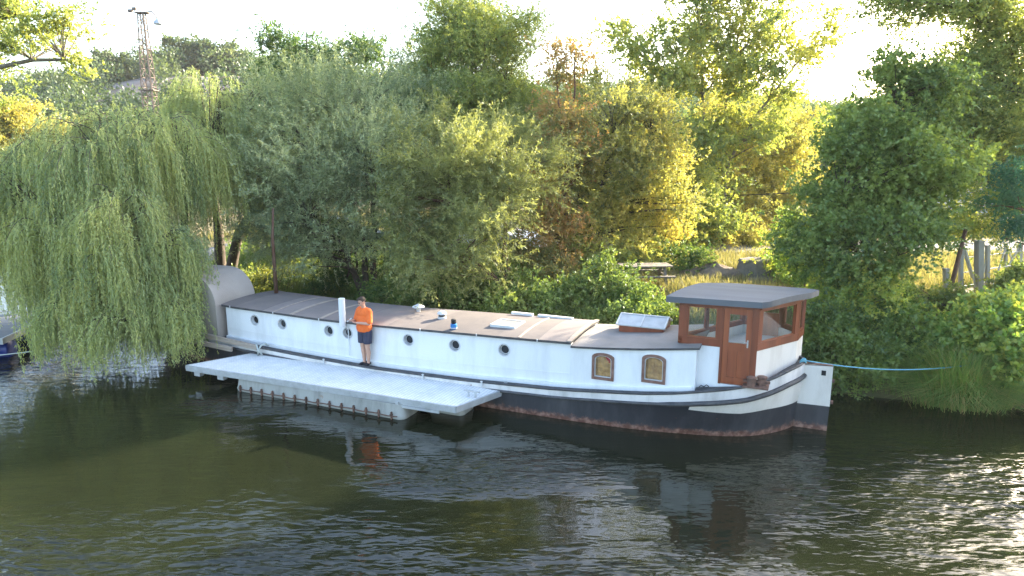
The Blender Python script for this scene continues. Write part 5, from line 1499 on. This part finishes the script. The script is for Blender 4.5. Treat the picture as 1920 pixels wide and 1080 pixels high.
# 4 poplar and the yellow-green trees behind
tree('poplar', 'tall sparse poplar with several pale stems reaching above the picture', [lp(1200, 70, 34, 55, 55), lp(1310, 60, 34.5, 70, 80), lp(1400, 40, 34, 80, 60), lp(1250, 170, 34, 60, 50), lp(1370, 150, 34, 80, 55), lp(1470, 110, 33.6, 55, 45), lp(1520, 60, 33.6, 30, 25), lp(1300, -60, 34.5, 90, 70), lp(1420, -60, 34.5, 80, 60), lp(1460, 190, 34, 35, 25), lp(1260, 250, 34, 60, 50), lp(1390, 240, 34, 70, 55), lp(1320, 300, 34, 60, 50)],
     [gtrunk(1335, 34.5, [(1325, 330, 34.5), (1315, 160, 34.5), (1300, -80, 34.5)]), gtrunk(1340, 34.5, [(1345, 300, 34.5), (1370, 130, 34.5), (1420, -60, 34.5)]), gtrunk(1345, 34.3, [(1360, 300, 34.2), (1440, 190, 34), (1530, 70, 33.8)]), gtrunk(1325, 34.5, [(1300, 330, 34.4), (1250, 190, 34.2), (1195, 60, 34)])],
     M['L_yellow'], M['bark_pale'], seed=9, clumps=340, twigs=22, leaves=13, tone0=.62, L=.13, W=.09, tl=.5, sig=.36, r0=.11, ragged=.35, up=.2, inner=.1)
for k, (lab, lob, tr, sd_, n_, mm) in enumerate([
    ('bushy yellow-green tree below the poplar and behind the grassy clearing', [lp(1330, 300, 38, 85, 80), lp(1410, 260, 38, 75, 70), lp(1390, 350, 37.5, 80, 55), lp(1300, 390, 37, 60, 45)], (1370, 38), 10, 230, 'L_gold'),
    ('bright yellow tree between the poplar and the dark green maple', [lp(1470, 260, 40, 60, 60), lp(1480, 340, 39, 65, 60), lp(1440, 390, 38, 50, 40)], (1470, 40), 11, 150, 'L_gold'),
    ('yellow-green tree in the background right of the golden crown', [lp(1270, 330, 33, 55, 90), lp(1290, 420, 32, 60, 50), lp(1240, 430, 31, 60, 50)], (1275, 33), 12, 170, 'L_yellow')]):
    tree('background_tree', lab, lob, [gtrunk(tr[0], tr[1], [(tr[0], 420, tr[1]), tuple([tr[0] + 5, 300, tr[1]])])], M[mm], M['bark_pale'], seed=sd_, clumps=n_, twigs=20, leaves=12, tone0=.6, tvar=.35, L=.14, W=.08, tl=.5, sig=.45, group='yellow trees beyond the clearing')
# 5 dark green maple on the right bank
tree('green_maple', 'dense dark green maple overhanging the bank right of the wheelhouse', [lp(1670, 250, 19.5, 95, 85), lp(1600, 330, 19.2, 85, 75), lp(1720, 350, 19.4, 85, 80), lp(1640, 430, 18.8, 110, 60), lp(1560, 440, 18.6, 60, 45), lp(1700, 180, 20, 60, 45), lp(1715, 420, 19.3, 45, 40), lp(1620, 510, 18.4, 60, 30), lp(1550, 380, 19, 45, 50), lp(1575, 265, 19.4, 45, 45), lp(1695, 165, 19.8, 46, 36), lp(1760, 300, 19.8, 40, 60)],
     [gtrunk(1660, 19.6, [(1650, 500, 19.6), (1655, 350, 19.6), (1680, 190, 19.8)]), gtrunk(1668, 19.6, [(1690, 450, 19.6), (1720, 340, 19.6)]), gtrunk(1655, 19.5, [(1620, 460, 19.2), (1580, 360, 19.2)])],
     M['L_green'], M['bark'], seed=13, inner=.25, bsig=.34, clumps=360, twigs=24, leaves=13, tone0=.55, tvar=.35, L=.085, W=.065, tl=.38, sig=.27, up=.15, droop=.15, ragged=.45, bough=5)
# 6 big tree at the right edge
tree('acacia', 'large airy tree filling the top right corner with an arching bough', [lp(1880, 170, 23.5, 95, 80), lp(1800, 210, 23.5, 70, 50), lp(1870, 300, 23.5, 90, 70), lp(1790, 290, 23.5, 60, 50), lp(1700, 20, 23, 60, 28), lp(1790, -20, 23, 90, 50), lp(1900, 20, 23, 60, 50), lp(1960, 200, 24, 60, 120), lp(1830, 400, 23, 60, 35), lp(1820, 130, 23.6, 55, 45), lp(1890, 100, 23.6, 55, 50), lp(1760, 210, 23.6, 45, 50)],
     [gtrunk(1985, 24, [(1960, 350, 24), (1930, 200, 23.8), (1905, 100, 23.6), (1860, 40, 23.4), (1800, 5, 23.2), (1720, 0, 23)]), gtrunk(1990, 24.2, [(1975, 330, 24), (1960, 150, 24), (1970, -40, 24)]), gtrunk(1980, 24, [(1940, 400, 23.8), (1860, 330, 23.5), (1810, 280, 23.5)])],
     M['L_yellow'], M['bark'], seed=14, clumps=640, twigs=20, leaves=13, tone0=.42, L=.10, W=.05, tl=.45, sig=.36, ragged=.5, inner=.2, r0=.2)
# 7 fine-leaved branches at the right edge
tree('sumac', 'blue-green feathery branches hanging in at the right edge above the fence', [lp(1880, 310, 19.5, 50, 16), lp(1900, 398, 19.2, 42, 16), lp(1960, 350, 19.5, 40, 60)],
     [gtrunk(2010, 19.6, [(2000, 400, 19.6), (1980, 350, 19.6), (1890, 315, 19.5)]), gtrunk(2012, 19.6, [(1990, 420, 19.5), (1900, 390, 19.3)])],
     M['L_teal'], M['bark_red'], seed=15, clumps=30, twigs=18, leaves=26, tone0=.5, L=.09, W=.03, tl=.5, sig=.22, spread=.6, up=0, droop=.35, r0=.07)
# 8 top left branch
tree('oak', 'branches of a tall tree with yellow-lit leaves in the top left corner', [lp(60, 40, 21, 75, 45), lp(130, 60, 21, 28, 55), lp(30, 110, 21, 40, 30), lp(150, 130, 21, 18, 22), lp(0, 0, 21.5, 70, 60), lp(-110, 60, 22, 100, 110), lp(-120, 250, 22, 90, 90)],
     [gtrunk(-170, 24.8, [(-150, 350, 24), (-110, 200, 23), (-60, 150, 22), (10, 122, 21.5), (60, 100, 21.2), (120, 112, 21)]), gtrunk(-172, 24.8, [(-140, 200, 23), (-80, 60, 22), (20, 10, 21.5), (90, 30, 21)])],
     M['L_yellow'], M['bark_pale'], seed=16, clumps=170, twigs=18, leaves=13, tone0=.45, L=.085, W=.055, tl=.32, sig=.24, ragged=.4, inner=.15, r0=.2)
# 9 tree of heaven against the sky
tree('ailanthus', 'dark feathery tree against the sky left of the centre crown', [lp(510, 110, 36, 40, 35), lp(575, 85, 36, 34, 26), lp(545, 150, 36, 60, 30), lp(630, 105, 36, 40, 25), lp(690, 95, 36, 34, 18), lp(585, 160, 35.5, 50, 22)],
     [gtrunk(590, 36, [(585, 300, 36), (575, 180, 36), (520, 90, 36)]), gtrunk(592, 36, [(600, 200, 36), (640, 120, 36), (700, 85, 36)]), gtrunk(590, 36, [(588, 200, 36), (580, 120, 36), (575, 60, 36)])],
     M['L_dark'], M['bark'], seed=17, clumps=110, twigs=20, leaves=14, tone0=.5, tvar=.4, L=.16, W=.07, tl=.6, sig=.36, ragged=.4)
tree('poplar', 'bright yellow tree far left beyond the willow', [lp(30, 250, 44, 60, 45), lp(-30, 240, 44, 50, 45), lp(60, 230, 44, 22, 30), lp(20, 290, 44, 60, 30)],
     [gtrunk(25, 44, [(25, 350, 44), (30, 240, 44)])], M['L_gold'], M['bark'], seed=18, clumps=110, twigs=18, leaves=12, tone0=.5, L=.16, W=.10, tl=.55, sig=.45)
# dark thicket behind the roof
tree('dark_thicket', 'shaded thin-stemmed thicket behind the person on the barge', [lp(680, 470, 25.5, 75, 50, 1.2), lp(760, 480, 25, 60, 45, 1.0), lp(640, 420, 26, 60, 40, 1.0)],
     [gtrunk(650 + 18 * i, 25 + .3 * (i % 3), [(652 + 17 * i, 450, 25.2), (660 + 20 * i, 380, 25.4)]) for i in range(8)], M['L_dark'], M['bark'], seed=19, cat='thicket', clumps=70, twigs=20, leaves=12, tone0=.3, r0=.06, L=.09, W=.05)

# bushes: each its own plant
BUSH = [
 ('bush', 'low nettle-like bush at the bank just right of the person', [(735, 560, 22.0, 45, 22)], 'L_bush', 50, .6),
 ('bush', 'dark leafy bush behind the first roof vent', [(815, 548, 22.0, 50, 30)], 'L_green', 55, .5),
 ('bush', 'yellow-green bush sunlit under the leaning willow trunk', [(850, 500, 23.5, 60, 40), (900, 520, 23.2, 40, 30)], 'L_lime', 75, .55),
 ('bush', 'green bush behind the white roof lockers', [(930, 560, 21.3, 60, 28)], 'L_green', 55, .6),
 ('bush', 'brownish bush at the foot of the autumn tree', [(1010, 500, 23.4, 50, 40), (1060, 520, 23, 40, 30)], 'L_autumn', 70, .2),
 ('bush', 'dark green broad-leaved bush behind the pale roof section', [(1060, 560, 20.8, 60, 35), (1010, 575, 20.5, 40, 22)], 'L_green', 75, .6),
 ('bush', 'bright green broad-leaved bush left of the picnic table', [(1130, 540, 20.8, 62, 42), (1160, 580, 20.2, 60, 20)], 'L_dark', 110, .8),
 ('bush', 'dense green bush between the skylight and the wheelhouse roof', [(1225, 575, 19.8, 50, 27), (1190, 585, 19.6, 40, 20)], 'L_green', 75, .65),
 ('hazel', 'lit green bush behind the wheelhouse roof corner', [(1500, 480, 21.5, 60, 60), (1545, 540, 20.5, 50, 50)], 'L_lime', 120, .5),
 ('hazel', 'deep green bush touching the water right of the rudder', [(1590, 640, 17.5, 62, 60), (1600, 700, 17, 60, 38), (1545, 620, 17.8, 30, 50)], 'L_green', 170, .7),
 ('hazel', 'tall yellow-lit bush under the dark maple', [(1600, 560, 18.6, 80, 42), (1560, 590, 18.3, 40, 40)], 'L_lime', 130, .55),
 ('hazel', 'green bush between the two bank shrubs behind the blue rope', [(1680, 640, 17.6, 55, 50), (1670, 700, 16.9, 48, 35), (1720, 610, 18, 40, 36)], 'L_bush', 150, .5),
 ('walnut', 'broad-leaved yellow-green shrub at the right edge above the sedge', [(1850, 610, 17.0, 58, 50), (1890, 660, 16.3, 50, 46), (1810, 640, 16.9, 38, 34), (1905, 590, 17.4, 36, 28)], 'L_lime', 170, .45),
 ('walnut', 'low green shrub hanging to the water in the right corner', [(1900, 715, 15.9, 38, 35), (1950, 690, 16, 50, 55)], 'L_bush', 80, .6),
 ('bush', 'grey-green weeds in front of the pale fence', [(1750, 555, 19.4, 34, 22), (1830, 590, 18.8, 60, 14)], 'L_yellow', 70, .4),
 ('bush', 'loose shrub in front of the right gate posts', [(1905, 530, 20.0, 22, 38)], 'L_yellow', 50, .35),
 ('bush', 'sunlit yellow shrub at the far end of the clearing', [(1300, 455, 33.0, 50, 28), (1350, 445, 33.5, 50, 24)], 'L_gold', 80, .7),
 ('bush', 'yellow-green shrub right of the grey concrete block', [(1465, 510, 24.0, 40, 38)], 'L_lime', 65, .6),
 ('bush', 'dark shrub on the soil heap beyond the path', [(1270, 490, 25.5, 46, 16)], 'L_dark', 40, .6),
 ('bush', 'sunlit shrubs beyond the road left of the white car', [(480, 480, 31.0, 50, 26), (540, 485, 31, 40, 22)], 'L_lime', 60, .6),
 ('bush', 'olive shrub behind the curved hood of the bow', [(530, 520, 26.5, 60, 26)], 'L_yellow', 60, .4),
 ('bush', 'green shrub left of the dark thicket', [(610, 530, 25.0, 40, 22)], 'L_dark', 40, .6),
 ('bush', 'shrub with small bright leaves beyond the wheelhouse roof', [(1400, 455, 34, 46, 22), (1440, 465, 32, 40, 22)], 'L_gold', 70, .75),
 ('bush', 'spindly yellow-green shrub below the golden crown', [(1180, 475, 25.8, 50, 30), (1110, 470, 24.8, 46, 32)], 'L_yellow', 80, .6),
]
for k, (nm, lab, lob, mm, n_, t0_) in enumerate(BUSH):
    L_ = [lp(*l) for l in lob]; big = lob[0][2] < 20
    tree(nm, lab, L_, stems(L_, 4, k), M[mm], M['bark'], seed=40 + k, cat='bush', clumps=int(n_ * .9), twigs=16, leaves=12, tone0=t0_, tvar=.3,
         L=.085 if nm != 'walnut' else .13, W=.055 if nm != 'walnut' else .085, tl=.3, sig=.2, up=.3, r0=.03, limb_r=.015, inner=.3, spread=.8)

# sedge clump over the water
def blades(name, label, cat, c, n, Ln, Wd, m, seed, spread=.5, lean=.9, kind=None, area=None, kseg=4):
    r = np.random.default_rng(seed)
    if area is None:
        B = np.stack([c[0] + r.normal(size=n) * spread, c[1] + r.normal(size=n) * spread * .55, np.zeros(n)], 1)
    else:
        B = area(r, n)
    B[:, 2] = np.maximum(gz(B[:, 0], B[:, 1]), -.05) - .02
    out = B[:, :2] - np.array(c)[:2] if area is None else r.normal(size=(n, 2))
    h = unit(np.c_[out, np.zeros(n)] + r.normal(size=(n, 3)) * np.array([.35, .35, 0]) * (1 if area is None else 1))
    ln = Ln * r.uniform(.5, 1.15, n); le = lean * r.uniform(.2, 1.2, n)
    sd_ = unit(np.cross(h, [0, 0, 1])); V = []
    ts_ = np.linspace(0, 1, kseg)
    for t in ts_:
        p = B + h * (ln * le * t ** 1.7 * .8)[:, None]; p[:, 2] += ln * (t - .42 * le * t ** 2.4)
        wd = Wd * (1 - t ** 2) * .5 + .0008
        V.append(p + sd_ * wd); V.append(p - sd_ * wd)
    V = np.stack(V, 1); nv = 2 * kseg
    F = []
    for k in range(kseg - 1):
        F.append(np.stack([np.arange(n) * nv + 2 * k, np.arange(n) * nv + 2 * k + 1, np.arange(n) * nv + 2 * k + 3, np.arange(n) * nv + 2 * k + 2], 1))
    o_ = np_mesh(name, V.reshape(-1, 3), np.concatenate(F), m, None, tone=np.repeat(np.clip(r.normal(.5, .25, n), 0, 1), nv))
    return tag(o_, label, cat, kind=kind)
c_ = on_z(1800, 712, .55)
blades('sedge', 'large arching sedge clump hanging over the water below the blue rope', 'grass clump', (c_[0] + .1, c_[1] - .1), 7000, 1.35, .017, M['sedge'], 5, spread=.42, lean=1.3)
c_ = on_z(1855, 722, .5)
blades('sedge', 'smaller sedge clump at the water right of the large one', 'grass clump', (c_[0], c_[1]), 1800, .9, .013, M['sedge'], 6, spread=.22, lean=1.2)
def area_box(x0, x1, y0, y1, patch=True):
    def f(r, n):
        P = np.stack([r.uniform(x0, x1, n * 3), r.uniform(y0, y1, n * 3), np.zeros(n * 3)], 1)
        d = P[:, 1] - bank_y(P[:, 0]); k = (d > .3) & (nz(P[:, 0], P[:, 1], .9, 8) > -.5) & ~((P[:, 1] > 30.1) & (P[:, 1] < 34.3))
        P = P[k][:n]
        return P if len(P) == n else np.concatenate([P, P[:n - len(P)]])
    return f
blades('dry_grass', None, None, (0, 0), 60000, .42, .022, M['grass_dry'], 11, lean=.6, kind='stuff', area=area_box(1, 24, 19, 30), kseg=3)
blades('dry_grass', None, None, (0, 0), 30000, .6, .035, M['grass_dry'], 12, lean=.6, kind='stuff', area=area_box(-16, 30, 34.5, 50), kseg=3)
blades('green_grass', None, None, (0, 0), 50000, .38, .02, M['grass_green'], 13, lean=.7, kind='stuff', area=area_box(-20, 2, 21, 30), kseg=3)
blades('bank_grass', None, None, (0, 0), 30000, .34, .016, M['grass_green'], 14, lean=.9, kind='stuff', area=lambda r, n: (lambda x: np.stack([x, bank_y(x) + r.uniform(.25, 2.4, n), np.zeros(n)], 1))(r.uniform(-12, 15, n)), kseg=3)

# hillside wood
def hill_wood():
    global rng
    rng = np.random.default_rng(77); P = []; D = []; T = []; n = 0
    xs = rng.uniform(-165, 190, 3600); ys = rng.uniform(66, 175, 3600)
    for x, y in zip(xs, ys):
        d = y - bank_y(x)
        if d < 8: continue
        b = float(nz(np.array([x]), np.array([y]), .045, 21)[0])
        # the bare scree stays open
        sx = (x * 148 / max(y, 60))
        if -88 < sx < -52 and 105 < y < 150 and b > -.65:
            if rng.random() > .12: continue
        g = float(gz(x, y)); r = rng.uniform(1.5, 3.0); k = int(140 * r)
        dd = unit(rng.normal(size=(k, 3))); rr = (.55 + .5 * rng.random(k) ** .5)[:, None] * r
        pos = np.array([x, y, g + r * 1.15]) + dd * rr * np.array([1, 1, 1.15]) * (1 + .25 * np.sin(dd[:, :1] * 5 + x))
        P.append(pos); D.append(unit(dd + rng.normal(size=dd.shape) * .7)); T.append(np.clip(rng.normal(.5, .25) + rng.normal(size=k) * .12, 0, 1))
    P = np.concatenate(P); D = np.concatenate(D); T = np.concatenate(T)
    root = leaves_mesh('hillside_wood', P, D, .55 * rng.uniform(.6, 1.3, len(P)), .36, M['L_hill'], None, T)
    tag(root, kind='stuff')
hill_wood()
HT = [(340, 100, 26, 26), (385, 112, 30, 20), (438, 118, 30, 18), (308, 128, 18, 18), (205, 130, 20, 22), (110, 165, 26, 18)]
for k, (px, py, rx, ry) in enumerate(HT):
    L_ = [lp(px, py, 146, rx, ry), lp(px + rx * .5, py + ry * .4, 146, rx * .6, ry * .6)]
    c = L_[0][0]; g = float(gz(c[0], 146))
    labs = ['rounded tallest tree on the hill skyline right of the mast', 'broad dark skyline tree next to the tallest one on the hill', 'flat-topped skyline tree at the right end of the hill row', 'small skyline tree just right of the mast', 'bushy skyline tree left of the mast', 'wide tree on the left shoulder of the hill']
    tree('hill_tree', labs[k], L_, [[np.array([c[0], 146, g - .2]), np.array([c[0] + .2, 146, (g + c[2]) / 2]), c]], M['L_hill'], M['bark'], seed=90 + k, group='trees on the hill skyline', clumps=34, twigs=14, leaves=9, tone0=.6, L=.6, W=.42, tl=1.1, sig=.75, r0=.22, limb_r=.05)

# ------------------------------------------------------------------ haze over the valley
bm = bmesh.new(); box(bm, -260, 260, -70, 215, -2.6, 62)
hz_ = bpy.data.materials.new('haze'); hz_.use_nodes = True; t = hz_.node_tree; t.nodes.clear()
o_ = t.nodes.new('ShaderNodeOutputMaterial'); pv = t.nodes.new('ShaderNodeVolumePrincipled')
pv.inputs['Color'].default_value = (0.92, 0.94, 0.97, 1); pv.inputs['Density'].default_value = 0.0002; pv.inputs['Anisotropy'].default_value = 0.2
t.links.new(pv.outputs[0], o_.inputs['Volume'])
tag(bm_obj('haze', bm, hz_), kind='stuff')

# ------------------------------------------------------------------ every separate piece becomes a part of its own
def split_pieces():
    skip = {'crown', 'trunk', 'hull', 'lattice_bracing', 'leg', 'body', 'ground', 'water', 'haze', 'road', 'path', 'sedge', 'dry_grass', 'green_grass', 'bank_grass', 'hillside_wood', 'hair', 'shoes'}
    for o in list(COL.objects):
        nm = o.name.split('.')[0]
        if o.type != 'MESH' or nm in skip or o.parent is None or len(o.data.vertices) > 6000: continue
        me = o.data; n = len(me.vertices); par = list(range(n))
        def find(a):
            while par[a] != a: par[a] = par[par[a]]; a = par[a]
            return a
        for e in me.edges:
            a, b = find(e.vertices[0]), find(e.vertices[1])
            if a != b: par[a] = b
        roots = {}
        for i in range(n): roots.setdefault(find(i), []).append(i)
        if len(roots) < 2 or len(roots) > 60: continue
        co = np.array([v.co for v in me.vertices]); keys = list(roots)
        bb = [(co[roots[k]].min(0) - .008, co[roots[k]].max(0) + .008) for k in keys]
        grp = list(range(len(keys)))
        def gf(a):
            while grp[a] != a: a = grp[a]
            return a
        for i in range(len(keys)):
            for j in range(i):
                if np.all(bb[i][0] <= bb[j][1]) and np.all(bb[j][0] <= bb[i][1]): grp[gf(i)] = gf(j)
        ids = sorted({gf(i) for i in range(len(keys))})
        if len(ids) < 2: continue
        vg = np.zeros(n, int)
        for i, k in enumerate(keys): vg[roots[k]] = gf(i)
        mats = list(me.materials); kids = list(o.children)
        for gi, g in enumerate(ids):
            b_ = bmesh.new(); b_.from_mesh(me); b_.verts.ensure_lookup_table()
            bmesh.ops.delete(b_, geom=[v for v in b_.verts if vg[v.index] != g], context='VERTS')
            m2 = bpy.data.meshes.new(nm); b_.to_mesh(m2); b_.free()
            for m_ in mats: m2.materials.append(m_)
            if gi == 0: o.data = m2
            else:
                c = o.copy(); c.data = m2; c.name = nm; COL.objects.link(c); c.parent = o.parent
split_pieces()
